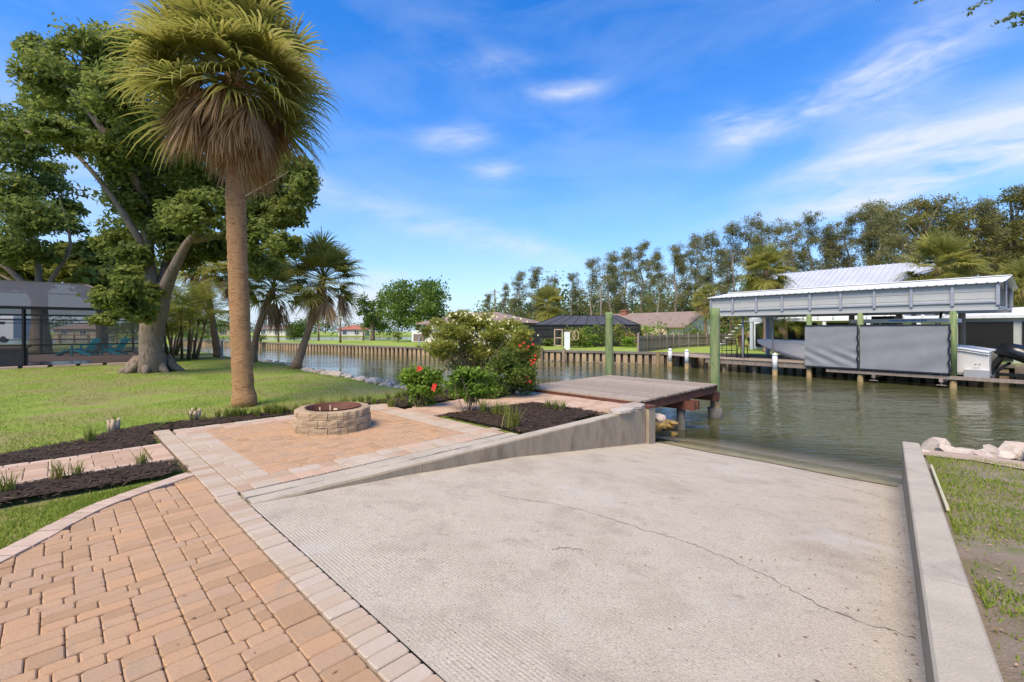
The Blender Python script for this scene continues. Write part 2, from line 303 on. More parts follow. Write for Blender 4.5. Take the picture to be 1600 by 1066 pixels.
FENCE = mat('grey_fence_wood', [(.20,.155,.12),(.31,.25,.20)], .9, 3, detail=5, stretch=(3,3,.6), rnd=.2)
SWP = mat('seawall_panel', [(.30,.20,.105),(.42,.31,.185),(.36,.25,.14)], .9, 1.6, detail=6, rnd=.15, grain=.15, gscale=15); SWC = mat('seawall_cap', [(.16,.13,.105),(.23,.19,.16)], .9, 2); SWD = mat('seawall_recess', [(.06,.045,.03)], .95)
SWPL = mat('timber_pile', [(.22,.155,.095),(.32,.24,.16)], .9, 2, detail=6, rnd=.2)
REDROOF = mat('red_roof', [(.35,.13,.08)], .9); SKIN = mat('skin', [(.42,.24,.15)], .6); CLOTHD = mat('dark_cloth', [(.02,.018,.02)], .8); CLOTHT = mat('tan_cloth', [(.46,.34,.22)], .8); BROWNM = mat('brown_cushion', [(.25,.13,.06)], .8); BLUEPOOL = mat('pool_water', [(.12,.16,.22)], .15)
YELLOWP = mat('yellowed_plastic', [(.55,.50,.30)], .6)
def water_mat():
    m = bpy.data.materials.new('canal_water'); m.use_nodes = True; nt = m.node_tree; N = nt.nodes; L = nt.links
    b = N['Principled BSDF']; b.inputs['Base Color'].default_value = (.080,.080,.030,1); b.inputs['Roughness'].default_value = .06; b.inputs['IOR'].default_value = 1.33
    g = N.new('ShaderNodeNewGeometry')
    def noise(sc, st, rot, det):
        mp = N.new('ShaderNodeMapping'); mp.inputs['Scale'].default_value = st; mp.inputs['Rotation'].default_value = (0,0,rot); L.new(g.outputs['Position'], mp.inputs[0])
        n = N.new('ShaderNodeTexNoise'); n.inputs['Scale'].default_value = sc; n.inputs['Detail'].default_value = det; n.inputs['Distortion'].default_value = .4; L.new(mp.outputs[0], n.inputs['Vector']); return n.outputs['Fac']
    def mth(op, a, c, d=0):
        x = N.new('ShaderNodeMath'); x.operation = op
        for i, v in enumerate((a, c, d)):
            if isinstance(v, (int, float)): x.inputs[i].default_value = v
            else: L.new(v, x.inputs[i])
        return x.outputs[0]
    h = mth('ADD', mth('MULTIPLY', noise(3.2, (.55,1.5,1), .35, 3), .6), mth('MULTIPLY', noise(1.0, (.5,1.2,1), -.3, 2), .9))
    cm = N.new('ShaderNodeMapRange'); L.new(noise(.16, (.5,1.3,1), .2, 2), cm.inputs[0]); cm.inputs[1].default_value = .35; cm.inputs[2].default_value = .65; cm.inputs[3].default_value = .3; cm.inputs[4].default_value = 1.25
    h = mth('MULTIPLY', h, cm.outputs[0])
    bp = N.new('ShaderNodeBump'); bp.inputs['Strength'].default_value = .8; bp.inputs['Distance'].default_value = .06; L.new(h, bp.inputs['Height']); L.new(bp.outputs[0], b.inputs['Normal'])
    # murky water: clear where it is only centimetres deep over the ramp
    dp = N.new('ShaderNodeVectorMath'); dp.operation = 'DOT_PRODUCT'; L.new(g.outputs['Position'], dp.inputs[0]); dp.inputs[1].default_value = (s2, s2, 0)
    mr = N.new('ShaderNodeMapRange'); L.new(dp.outputs['Value'], mr.inputs[0]); mr.inputs[1].default_value = 9.5; mr.inputs[2].default_value = 12.6; mr.inputs[3].default_value = .25; mr.inputs[4].default_value = 1
    dv = N.new('ShaderNodeVectorMath'); dv.operation = 'DOT_PRODUCT'; L.new(g.outputs['Position'], dv.inputs[0]); dv.inputs[1].default_value = (-s2, s2, 0)
    far = mth('GREATER_THAN', dv.outputs['Value'], 9.5)
    al = mth('MAXIMUM', mr.outputs[0], far)
    L.new(al, b.inputs['Alpha']); return m
WATER = water_mat()

# ------------------------------------------------------------------ the setting: water, ground, ramp
def struct(name, mb, m, parent=None, smooth=False):
    o = mb.build(name, m, parent, smooth)
    if parent is None: o['kind'] = 'structure'
    return o
WZ = -.88
struct('canal_water', MB().add([(-420,-60,WZ),(420,-60,WZ),(420,700,WZ),(-420,700,WZ)], [(0,1,2,3)]), WATER)
struct('canal_bed', MB().add([(-430,-70,-2.6),(430,-70,-2.6),(430,710,-2.6),(-430,710,-2.6)], [(0,1,2,3)]), DIRT)
def lawnz(u, v): return -.045+.02*math.sin(u*.9+v*.3)+.015*math.sin(v*.8-u*.4)+(.04*max(0, min(1, (v-12)/10)))
def shore_u(v): return 7.45-.5*math.exp(-((v-14)/6)**2)+.15*math.sin(v*.9)
def make_lawn():
    us = [-75,-50,-30,-18,-12,-8,-5,-3,-2,-1,0,1,2,3,4,5,6,6.6]; vs = [4.97,5.5,6,7,8,9]+[9.5+.7*i for i in range(30)]+[32,36,42,50,60,75]
    V = []; F = []
    for v in vs:
        for u in us+['s','b']:
            if u == 's': V.append(UV(shore_u(v), v, lawnz(7, v)-.03))
            elif u == 'b': V.append(UV(shore_u(v)+1.5, v, -1.5))
            else: V.append(UV(u, v, lawnz(u, v)))
    n = len(us)+2
    for j in range(len(vs)-1):
        for i in range(n-1): F.append((j*n+i, j*n+i+1, (j+1)*n+i+1, (j+1)*n+i))
    o = link('lawn', mesh('lawn', V, F, smooth=True), LAWN); o['kind'] = 'structure'; return o
lawn = make_lawn()
RP = [(-6,.06),(1.25,0),(2.75,-.09),(4.62,-.24),(8.3,-.69),(9.75,-.90),(13.5,-1.5),(18,-2.2)]
def rampz(u):
    for (a, za), (b, zb) in zip(RP, RP[1:]):
        if u <= b: t = (u-a)/(b-a); return za+(zb-za)*t
    return RP[-1][1]
WA, WB = Vector((2.1,2.315)), Vector((6.3,7.35)); WD = (WB-WA).normalized(); WN = Vector((WD.y, -WD.x))
def wall_v(u):     # inner face of the right wall, as v at a given u
    a = ((WA.x+WA.y)*s2, (WA.y-WA.x)*s2); b = ((WB.x+WB.y)*s2, (WB.y-WB.x)*s2)
    return a[1]+(u-a[0])/(b[0]-a[0])*(b[1]-a[1])
def make_ramp():
    V = []; F = []; us = list(np.linspace(1.25, 18, 60)); K = 14
    for u in us:
        for k in range(K): 
            v0, v1 = wall_v(u)-.1 if u < 9.9 else -6, 4.66 if u < 8.8 else (4.66 if u < 9.9 else 9)
            V.append(UV(u, v0+(v1-v0)*k/(K-1), rampz(u)))
    for j in range(len(us)-1):
        for k in range(K-1): F.append((j*K+k, (j+1)*K+k, (j+1)*K+k+1, j*K+k+1))
    o = link('boat_ramp', mesh('boat_ramp', V, F, smooth=True), CONC); o['kind'] = 'structure'; return o
ramp = make_ramp()
# wet algae lip at the water's edge
lip = MB(); 
for i in range(16):
    a0 = .75+i*(4.62-.75)/16; a1 = .75+(i+1)*(4.62-.75)/16
    u0 = 9.02+.05*math.sin(a0*3); u1 = 9.02+.05*math.sin(a1*3)
    lip.add([UV(u0,a0,rampz(u0)+.005),UV(10.4,a0,rampz(10.4)+.005),UV(10.4,a1,rampz(10.4)+.005),UV(u1,a1,rampz(u1)+.005)], [(0,1,2,3)])
    lip.add([UV(u0,a0,rampz(u0)+.005),UV(u1,a1,rampz(u1)+.005),UV(u1-.05,a1,rampz(u1-.05)+.012),UV(u0-.05,a0,rampz(u0-.05)+.012)], [(0,1,2,3)])
link('wet_lip', lip.mesh('wet_lip'), ALGAE, ramp)
def crack(pts, w, z, parent, name='crack'):
    P = smoothline([Vector((p.x, p.y, 0)) for p in pts], 14); mb = MB(); rows = []
    for i, p in enumerate(P):
        d = (P[min(i+1, len(P)-1)]-P[max(i-1, 0)]).normalized(); n = Vector((-d.y, d.x, 0)); j = n*random.uniform(-.018,.018)
        ww = w*random.uniform(.4, 1.2); u = (p.x+p.y)*s2
        a, b = p+j+n*ww, p+j-n*ww; rows += [Vector((a.x,a.y,z((a.x+a.y)*s2)+.004)), Vector((b.x,b.y,z((b.x+b.y)*s2)+.004))]
    mb.add(rows, [(2*i, 2*i+1, 2*i+3, 2*i+2) for i in range(len(P)-1)])
    return link(name, mb.mesh(name), DARKLINE, parent)
crack([G(780,785,-.2), G(900,810,-.25), G(1010,845,-.25), G(1070,860,-.24), G(1130,878,-.2), G(1200,902,-.16), G(1300,945,-.1), G(1430,980,-.08)], .0035, rampz, ramp)
crack([G(1262,753,-.72), G(1330,768,-.68), G(1398,785,-.62)], .005, rampz, ramp)
crack([G(862,862,-.1), G(885,858,-.1), G(910,860,-.1)], .004, rampz, ramp)

# left retaining curb, its cap and the old concrete strip beside the patio
lw = thing('ramp_curb_wall', 'long weathered concrete curb wall rising between patio and boat ramp', 'wall', UV(5,4.7,-.3))
def curb_piece(u0, u1, name='curb_section'):
    mb = MB(); n = 10; V = []; F = []
    for i in range(n+1):
        u = u0+(u1-u0)*i/n; zt = .004 if u > 2 else rampz(u)*0+.004-.002*(2-u)
        j = .006*math.sin(u*7)
        for (v, z) in ((4.62+j, rampz(u)-.25), (4.62+j, zt-.02), (4.635+j, zt), (4.80, zt+.003), (4.80, -.5)): V.append(UV(u, v, z))
    for i in range(n):
        for k in range(4): F.append((i*5+k, i*5+k+1, (i+1)*5+k+1, (i+1)*5+k))
    F += [(0,1,2,3,4), tuple(n*5+k for k in (4,3,2,1,0))]
    me = mesh(name, V, F); me.materials.append(CURB); me.materials.append(WALL_SHADE)
    for p in me.polygons: p.material_index = 0 if abs(p.normal.z) > .6 else 1  # upright faces take the shade-darkened concrete, tops the lighter one
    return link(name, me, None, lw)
for a, b in ((1.27,3.1),(3.106,4.93),(4.936,8.45)): curb_piece(a, b)
me = MB().box(UV(8.62,4.66,-.42), (.26,.2,.86), R(45)); link('end_post', me.mesh('end_post'), WALL_SHADE, lw)
me = MB().box(UV(8.62,4.66,.02), (.30,.24,.03), R(45)); link('post_cap', me.mesh('post_cap'), RUST, lw)
st = thing('concrete_strip', 'cracked old concrete strip along the near edge of the fire pit patio', 'strip', UV(3,4.9,0))
def strip_piece(u0, u1, v0a, v0b):
    n = 12; V = []; F = []
    for i in range(n+1):
        u = u0+(u1-u0)*i/n; va = v0a+(v0b-v0a)*i/n+random.uniform(-.012,.012)
        zt = .006+.006*math.sin(u*2.3)
        V += [UV(u, va, -.12), UV(u, va+.006, zt-.008), UV(u, va+.02, zt), UV(u, 5.015, zt+.002), UV(u, 5.02, -.12)]
    for i in range(n):
        for k in range(4): F.append((i*5+k, i*5+k+1, (i+1)*5+k+1, (i+1)*5+k))
    F += [(0,1,2,3,4), tuple(n*5+k for k in (4,3,2,1,0))]
    link('strip_slab', mesh('strip_slab', V, F), CURB, st)
strip_piece(1.27, 2.55, 4.86, 4.835); strip_piece(2.56, 3.7, 4.82, 4.84); strip_piece(3.715, 4.98, 4.83, 4.86)
struct('patio_gap_soil', MB().prism([UV(1.2,4.78), UV(9,4.78), UV(9,5.04), UV(1.2,5.04)], -.5, -.04), DIRT)
# flat stones on the wall's end
for (u, v, r, lb) in ((7.75,4.72,.33,'flat grey stone slab lying on the curb wall near the dock corner'), (8.25,4.8,.36,'pale flat stone slab at the dock corner, on the curb wall')):
    P = [UV(u+r*(1+random.uniform(-.2,.2))*math.cos(t)*1.15, v+r*.55*math.sin(t)) for t in np.linspace(0, 2*math.pi, 9)[:-1]]
    o = MB().prism(P, .012, lambda p: .07+random.uniform(-.012,.012)).build('stone_slab', ROCK); tag(o, lb, 'stone slab')

# right wall of the ramp
rw = thing('ramp_side_wall', 'straight concrete wall running down the right side of the boat ramp', 'wall', (4.2,4.9,-.3))
TL = (WB-WA).length
def rtop(t): return .19-(.19+.205)*(t/TL)
def wall_sec(t0, t1):
    V = []; n = 6; F = []
    for i in range(n+1):
        t = t0+(t1-t0)*i/n; p = WA+WD*t; q = p+WN*.21; zt = rtop(t)
        V += [(p.x,p.y,-1.6), (p.x,p.y,zt-.012), (p.x+WN.x*.012,p.y+WN.y*.012,zt), (q.x-WN.x*.012,q.y-WN.y*.012,zt+.002), (q.x,q.y,zt-.012), (q.x,q.y,-1.6)]
    for i in range(n):
        for k in range(5): F.append((i*6+k, (i+1)*6+k, (i+1)*6+k+1, i*6+k+1))
    F += [(5,4,3,2,1,0), tuple(n*6+k for k in range(6))]
    me = mesh('wall_section', V, F); me.materials.append(CURB); me.materials.append(WALL_SHADE)
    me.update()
    for pl in me.polygons: pl.material_index = 0 if abs(pl.normal.z) > .5 else 1  # sides get the same shade-darkened colour as the left curb
    link('wall_section', me, None, rw)
for a, b in ((-3,.45),(.456,2.6),(2.604,5.3),(5.306,TL)): wall_sec(a, b)

# right lawn, sloping to the water
def rl_z(p):
    t = (Vector((p.x,p.y))-WA).dot(WD); return rtop(t)-.05+.012*math.sin(p.x*5)+.012*math.sin(p.y*4.3)
def make_rlawn():
    V = []; F = []; ts = list(np.linspace(-4, TL-.35, 26)); ns = [.2,.3,.5,.8,1.1,1.5,2,2.6,3.4,5,8,14,30]
    for t in ts+[TL+.6]:
        for k in ns:
            # shore stays parallel to the grid: shift along the wall direction
            tt = t+k*-.10*(max(0,t)/TL); p = WA+WD*tt+WN*k
            if t > TL: V.append((p.x,p.y,-1.6))
            else: V.append((p.x,p.y, rl_z(p)-(.02 if k < .25 else 0)))
    n = len(ns)
    for j in range(len(ts)):
        for i in range(n-1): F.append((j*n+i, j*n+i+1, (j+1)*n+i+1, (j+1)*n+i))
    o = link('right_lawn', mesh('right_lawn', V, F, smooth=True), LAWNR); o['kind'] = 'structure'; return o
rlawn = make_rlawn()
sd = MB()
for i in range(12):
    k0, k1 = .21+i*.5, .21+(i+1)*.5
    def sp(k, t):
        p = WA+WD*(t+k*-.10)+WN*k; return Vector((p.x,p.y,rl_z(p)+.018))
    j0, j1 = .08*math.sin(i*2.1), .08*math.sin((i+1)*2.1)
    sd.add([sp(k0,TL-.95+j0), sp(k1,TL-.95+j1), sp(k1,TL-.3), sp(k0,TL-.3)], [(0,1,2,3)])
struct('sandy_edge', sd, SAND)

# ------------------------------------------------------------------ pavers
def tiling(n, sizes, seed):
    rnd = random.Random(seed); grid = [[None]*n for _ in range(n)]; pieces = []
    def first():
        for j in range(n):
            for i in range(n):
                if grid[j][i] is None: return i, j
        return None
    cnt = [0]
    def rec():
        cnt[0] += 1
        if cnt[0] > 60000: return False
        p = first()
        if p is None: return True
        i, j = p; opts = sizes[:]; rnd.shuffle(opts); seen = set()
        below = pieces[grid[j-1][i]] if j > 0 and grid[j-1][i] is not None else None
        def bad(o):
            k = 0
            if below and below[0] == i and below[2] == o[0]: k += 2
            if below and (below[0]+below[2]) % n == (i+o[0]) % n: k += 1
            return k
        if rnd.random() < .85: opts.sort(key=bad)
        for (w, h) in opts:
            if (w, h) in seen: continue
            seen.add((w, h))
            cells = [((i+a) % n, (j+b) % n) for a in range(w) for b in range(h)]
            if all(grid[y][x] is None for x, y in cells):
                for x, y in cells: grid[y][x] = len(pieces)
                pieces.append((i, j, w, h))
                if rec(): return True
                pieces.pop()
                for x, y in cells: grid[y][x] = None
        return False
    for _ in range(20):
        if rec(): return pieces
        cnt[0] = 0; grid = [[None]*n for _ in range(n)]; pieces.clear()
    return pieces
import sys; sys.setrecursionlimit(5000)
TN = 25; TILE = tiling(TN, [(3,3),(3,3),(3,2),(3,2),(3,2),(4,2),(5,2),(4,3)], 6); print('tile pieces', len(TILE))
PM = {}
def paver_verts(w, d, h=.05, b=.006):
    x, y = w/2, d/2; v = []; cb = .010
    def ring(x, y, z, r): return [(x-r,-y,z),(x,-y+r,z),(x,y-r,z),(x-r,y,z),(-x+r,y,z),(-x,y-r,z),(-x,-y+r,z),(-x+r,-y,z)]
    v = ring(x,y,-h,cb)+ring(x,y,-b,cb)+ring(x-b,y-b,0,cb)
    f = [(i,(i+1)%8,8+(i+1)%8,8+i) for i in range(8)]+[(8+i,8+(i+1)%8,16+(i+1)%8,16+i) for i in range(8)]+[tuple(range(16,24))]
    return v, f
def paver_mesh(w, d, m):
    k = (round(w,3), round(d,3), m.name)
    if k not in PM:
        me = mesh('paver', *paver_verts(w, d)); me.materials.append(m); PM[k] = me
    return PM[k]
def lay(parent, items, limit=300, z0=0):
    """items: (u, v, w, d, material): the nearest as pieces of their own, the rest joined"""
    items.sort(key=lambda t: (UV(t[0],t[1])).length); rest = {}
    def inview(t):
        p = UV(t[0], t[1]); return p.y > 1.3 and abs(p.x/p.y)*FPX < 860 and HZ+FPX*EYE/p.y < 1150
    vis = [t for t in items if inview(t)]; n = 0
    for t in items:
        u, v, w, d, m = t
        if w < .02 or d < .02: continue
        tilt = (random.uniform(-.008,.008), random.uniform(-.008,.008)); z = z0+random.uniform(-.003,.003)
        if inview(t) and n < limit:
            o = bpy.data.objects.new('paver', paver_mesh(w-.0045, d-.0045, m)); C.objects.link(o); o.parent = parent
            o.location = UV(u, v, z); o.rotation_euler = (*tilt, R(45)+random.uniform(-.008,.008)); n += 1
        else: rest.setdefault(m.name, []).append((u, v, w, d, z))
    for mn, L in rest.items():
        mb = MB()
        for (u, v, w, d, z) in L:
            mb.cur = random.random()+.001; vv, ff = paver_verts(w-.0045, d-.0045); M = Matrix.Rotation(R(45), 3, 'Z')
            mb.add([M @ Vector(q)+UV(u, v, z) for q in vv], ff)
        o = link('far_pavers', mb.mesh('far_pavers'), MATS[mn], parent); o['kind'] = 'stuff'
def field(u0, u1, v0, v1, unit, m, test=None, off=(0,0)):
    out = []; n = TN*unit
    for I in range(int((u1-u0)/n)+2):
        for J in range(int((v1-v0)/n)+2):
            for (i, j, w, h) in TILE:
                a0 = u0+(I-1)*n+(i+off[0])*unit; b0 = v0+(J-1)*n+(j+off[1])*unit; a1 = a0+w*unit; b1 = b0+h*unit
                a0, a1, b0, b1 = max(a0,u0), min(a1,u1), max(b0,v0), min(b1,v1)
                if a1-a0 < .045 or b1-b0 < .045: continue
                if a1 > u1-.045: a1 = u1
                if a0 < u0+.045: a0 = u0
                if b1 > v1-.045: b1 = v1
                if b0 < v0+.045: b0 = v0
                u, v = (a0+a1)/2, (b0+b1)/2
                if test and not test(u, v): continue
                out.append((u, v, a1-a0, b1-b0, m))
    return out
UN = .047
EC = [(-6,-1.2),(-2.2,3.2),(-.9,4.15),(-.28,4.80),(.16,5.42),(.5,5.72),(.87,5.95),(1.06,6.08)]     # inner edge of the driveway
def edge_v(u):
    for (a, va), (b, vb) in zip(EC, EC[1:]):
        if u <= b: return va+(vb-va)*(u-a)/(b-a)
    return EC[-1][1]
drv = struct('driveway', MB().prism([UV(1.25,-3), UV(1.25,5.04), UV(1.07,6.05), UV(.6,5.72), UV(-.3,4.72), UV(-1.0,4.0), UV(-2.3,3.0), UV(-6,-1.2), UV(-6,-3)], -.3, -.028), JOINT)
items = field(-4.2, .86, .2, 6.2, UN, PAV, lambda u, v: v < edge_v(u)-.08)
v = .3
while v < 5.0: items.append((1.155, v+.052, .19, .104, PAVP)); v += .104           # soldier course against the ramp
v = 5.02
while v < 6.0:
    w = random.choice((.127,.19)); items.append((.965, v+w/2, .20, w, PAV)); v += w
v = .3
while v < 5.0: w = random.choice((.127,.19)); items.append((.965-.01, v+w/2, .19, w, PAV)); v += w
lay(drv, items, 300)
# curved edging along the driveway
ec = smoothline([UV(u, v) for u, v in EC[1:]], 6); L = 0
edg = thing('driveway_edging', 'curved pale paver edging between driveway and garden bed', 'edging', ec[10])
for i in range(len(ec)-1):
    a, b = ec[i], ec[i+1]; 
    if (b-a).length < .01: continue
    d = (b-a).normalized(); n = Vector((-d.y, d.x, 0)); a2 = a+d*.004; b2 = b-d*.004
    mb = MB().prism([a2-n*.085, b2-n*.085, b2+n*.085, a2+n*.085], -.08, .012+random.uniform(-.003,.003)); link('edging_block', mb.mesh('edging_block'), EDGE, edg)
# patio
pat = struct('patio', MB().prism([UV(1.06,5.03), UV(4.92,5.03), UV(4.92,8.92), UV(1.06,8.92)], -.3, -.012), JOINT)
items = field(1.66, 4.45, 5.46, 8.45, UN*1.12, PAV)
v = 5.04
while v < 8.9: items.append((1.165, v+.055, .2, .11, PAVP)); v += .11
v = 5.04
while v < 8.45:
    if v > 5.04 and random.random() < .5:
        w = .25; items += [(1.365, v+w/2, .19, w, PAVP), (1.56, v+w/4, .2, w/2, PAVP), (1.56, v+3*w/4, .2, w/2, PAVP)]
    else: w = .19; items += [(1.335, v+w/2, .13, w, PAVP), (1.53, v+w/2, .26, w, PAVP)]
    v += w
for r in (0, 1):
    u = 1.66
    while u < 4.9:
        w = random.choice((.19,.19,.14)); items.append((u+w/2, 5.04+.105+.21*r, w, .21, PAVP if random.random() < .8 else PAVK)); u += w
u = 1.3
while u < 4.9: w = .21; items += [(u+w/2, 8.56, w, .2, PAVK), (u+w/2, 8.78, w, .22, PAVP)]; u += w
v = 5.46
while v < 8.45: w = random.choice((.19,.127)); items += [(4.56, v+w/2, .21, w, PAVP), (4.785, v+w/2, .23, w, PAVP if random.random() < .6 else PAVK)]; v += w
lay(pat, items, 300, .012)
# walkway on the left, path on the right to the dock
wk = struct('walkway', MB().prism([UV(1.055,6.93), UV(1.055,7.97), UV(-9,7.97), UV(-9,6.93)], -.3, -.014), JOINT)
items = field(-8, .82, 7.05, 7.87, UN*1.35, PAVK); u = -8
while u < 1.0: w = .21; items += [(u+w/2, 7.0, w, .10, EDGE), (u+w/2, 7.92, w, .10, EDGE)]; u += w
v = 6.95
while v < 7.9: items.append((.94, v+.075, .2, .15, PAVK)); v += .15
lay(wk, items, 160, .008)
pth = struct('dock_path', MB().prism([UV(4.935,7.0), UV(7.5,6.75), UV(7.5,4.82), UV(8.66,4.82), UV(8.66,9.0), UV(7.2,8.4), UV(4.935,8.05)], -.3, -.014), JOINT)
items = field(4.95, 8.62, 4.85, 8.7, UN*1.7, PAVK, lambda u, v: (u > 7.5 or v > 7.0-.1*(u-4.9)) and v < 8.0+.16*max(0,u-5.2))
lay(pth, items, 170, .008)
# ------------------------------------------------------------------ mulch beds
def inpoly(poly, x, y):
    c = False; j = len(poly)-1
    for i in range(len(poly)):
        if (poly[i][1] > y) != (poly[j][1] > y) and x < (poly[j][0]-poly[i][0])*(y-poly[i][1])/(poly[j][1]-poly[i][1])+poly[i][0]: c = not c
        j = i
    return c
def bed(poly, h, n, label):
    # poly in u, v
    P = [tuple(p) for p in poly]; us = [p[0] for p in P]; vs = [p[1] for p in P]
    c = (sum(us)/len(us), sum(vs)/len(vs)); mb = MB(); k = len(P)
    def edist(u, v):
        d = 9
        for i in range(k):
            a = Vector(P[i]); b = Vector(P[(i+1) % k]); q = Vector((u, v)); t = max(0, min(1, (q-a).dot(b-a)/max(1e-6, (b-a).length_squared))); d = min(d, (a+(b-a)*t-q).length)
        return d
    def hz(u, v): return .002+h*min(1, edist(u, v)/.25)
    st = .11; NU = int((max(us)-min(us))/st)+2; NV = int((max(vs)-min(vs))/st)+2; idx = {}; V = []; F = []
    for i in range(NU):
        for j in range(NV):
            u, v = min(us)+i*st, min(vs)+j*st
            if inpoly(P, u, v): idx[(i,j)] = len(V); V.append(UV(u, v, hz(u,v)+random.uniform(-.006,.010)))
    for (i, j) in idx:
        q = [(i,j),(i+1,j),(i+1,j+1),(i,j+1)]
        if all(x in idx for x in q): F.append(tuple(idx[x] for x in q))
    o = link('mulch_bed', mesh('mulch_bed', V, F), MULCH); o['kind'] = 'structure'
    cv = []; cf = []; cc = []; m = 0
    while m < n:
        u, v = random.uniform(min(us), max(us)), random.uniform(min(vs), max(vs))
        if not inpoly(P, u+random.uniform(-.04,.04), v+random.uniform(-.04,.04)): continue
        m += 1; l = random.uniform(.02,.075); w = random.uniform(.006,.02); t = random.uniform(0, 6.28); p = UV(u, v, max(hz(u,v),0)+random.uniform(.0,.022))
        d = Vector((math.cos(t), math.sin(t), random.uniform(-.3,.3))); s_ = Vector((-math.sin(t), math.cos(t), random.uniform(-.5,.5)))
        b = len(cv); cv += [p-d*l/2-s_*w/2, p+d*l/2-s_*w/3, p+d*l/2+s_*w/2, p-d*l/2+s_*w/3]; cf.append((b,b+1,b+2,b+3)); cc += [random.random()]*4
    ch = link('mulch_chips', mesh('mulch_chips', cv, cf, cc), CHIP); tag(ch, label, 'mulch', kind='stuff')
bed([(-9,8.0),(1.0,8.0),(1.05,8.94),(4.9,8.95),(4.95,8.1),(7.3,8.5),(7.4,9.9),(5.6,9.6),(4.5,9.25),(3.2,9.5),(2.2,9.62),(1.2,9.75),(.55,9.55),(.25,9.1),(-.6,8.72),(-2.5,8.75),(-9,8.8)], .035, 8000, 'dark shredded mulch around the far sides of the patio')
bed([(-9,6.15),(-3,6.15),(-.35,6.12),(.3,6.18),(.95,6.22),(1.09,6.38),(1.06,6.7),(.8,6.9),(-9,6.92)], .06, 4500, 'dark shredded mulch in the long bed beside the driveway')
bed([(4.98,5.05),(5.0,6.95),(5.6,6.95),(7.4,6.75),(7.42,5.9),(7.4,4.86),(6.5,4.82),(5.0,4.82)], .04, 4200, 'dark shredded mulch in the bed by the dock path')
# ------------------------------------------------------------------ foliage
def leaf_quads(P, L, Wd, out=None, outw=.5, up=0.0, rng=RNG):
    n = len(P); nr = rng.normal(size=(n,3)); nr /= np.linalg.norm(nr, axis=1, keepdims=True)
    if out is not None: nr = nr*(1-outw)+out*outw
    nr[:,2] += up; nr /= np.linalg.norm(nr, axis=1, keepdims=True)+1e-9
    a = rng.normal(size=(n,3)); t = np.cross(nr, a); t /= np.linalg.norm(t, axis=1, keepdims=True)+1e-9; b = np.cross(nr, t)
    L = (L*rng.uniform(.6,1.35,n))[:,None]; Wd = (Wd*rng.uniform(.7,1.2,n))[:,None]
    V = np.empty((n,4,3)); V[:,0] = P-t*L/2; V[:,1] = P+b*Wd/2+nr*Wd*.15; V[:,2] = P+t*L/2; V[:,3] = P-b*Wd/2+nr*Wd*.15
    return V.reshape(-1,3), np.arange(4*n).reshape(n,4), np.repeat(rng.random(n), 4)
def clump_points(c, r, n, sub=10, tight=.34, rng=RNG):
    """points in an uneven ellipsoid: tufts spread through the volume, denser near its skin"""
    d = rng.normal(size=(sub,3)); d /= np.linalg.norm(d, axis=1, keepdims=True); d *= (rng.random((sub,1))**.45)*.85
    k = rng.integers(0, sub, n); g = np.clip(rng.normal(size=(n,3)), -1.9, 1.9)*tight*rng.uniform(.6,1.2,(sub,1))[k]
    q = d[k]+g*np.array([1,1,.75]); o = q/(np.linalg.norm(q, axis=1, keepdims=True)+1e-6)
    return q*np.array(r)+np.array(c), o
def foliage(name, clumps, leaf, wid, m, parent, outw=.45, up=.25, sub=10, tight=.34):
    P = []; O = []
    for (c, r, n) in clumps:
        p, o = clump_points(c, r, n, sub, tight); P.append(p); O.append(o)
    P = np.vstack(P); O = np.vstack(O)
    V, F, c = leaf_quads(P, leaf, wid, O, outw, up)
    return link(name, npmesh(name, V, F, c), m, parent)
def limbs(name, lines, m, parent, seg=8, jit=.11):
    mb = MB()
    for pts, rad in lines:
        P = smoothline(pts, 4); rr = list(np.interp(np.linspace(0, 1, len(P)), np.linspace(0, 1, len(rad)), rad)); mb.tube(P, rr, seg, jit)
    return link(name, mb.mesh(name, True), m, parent)
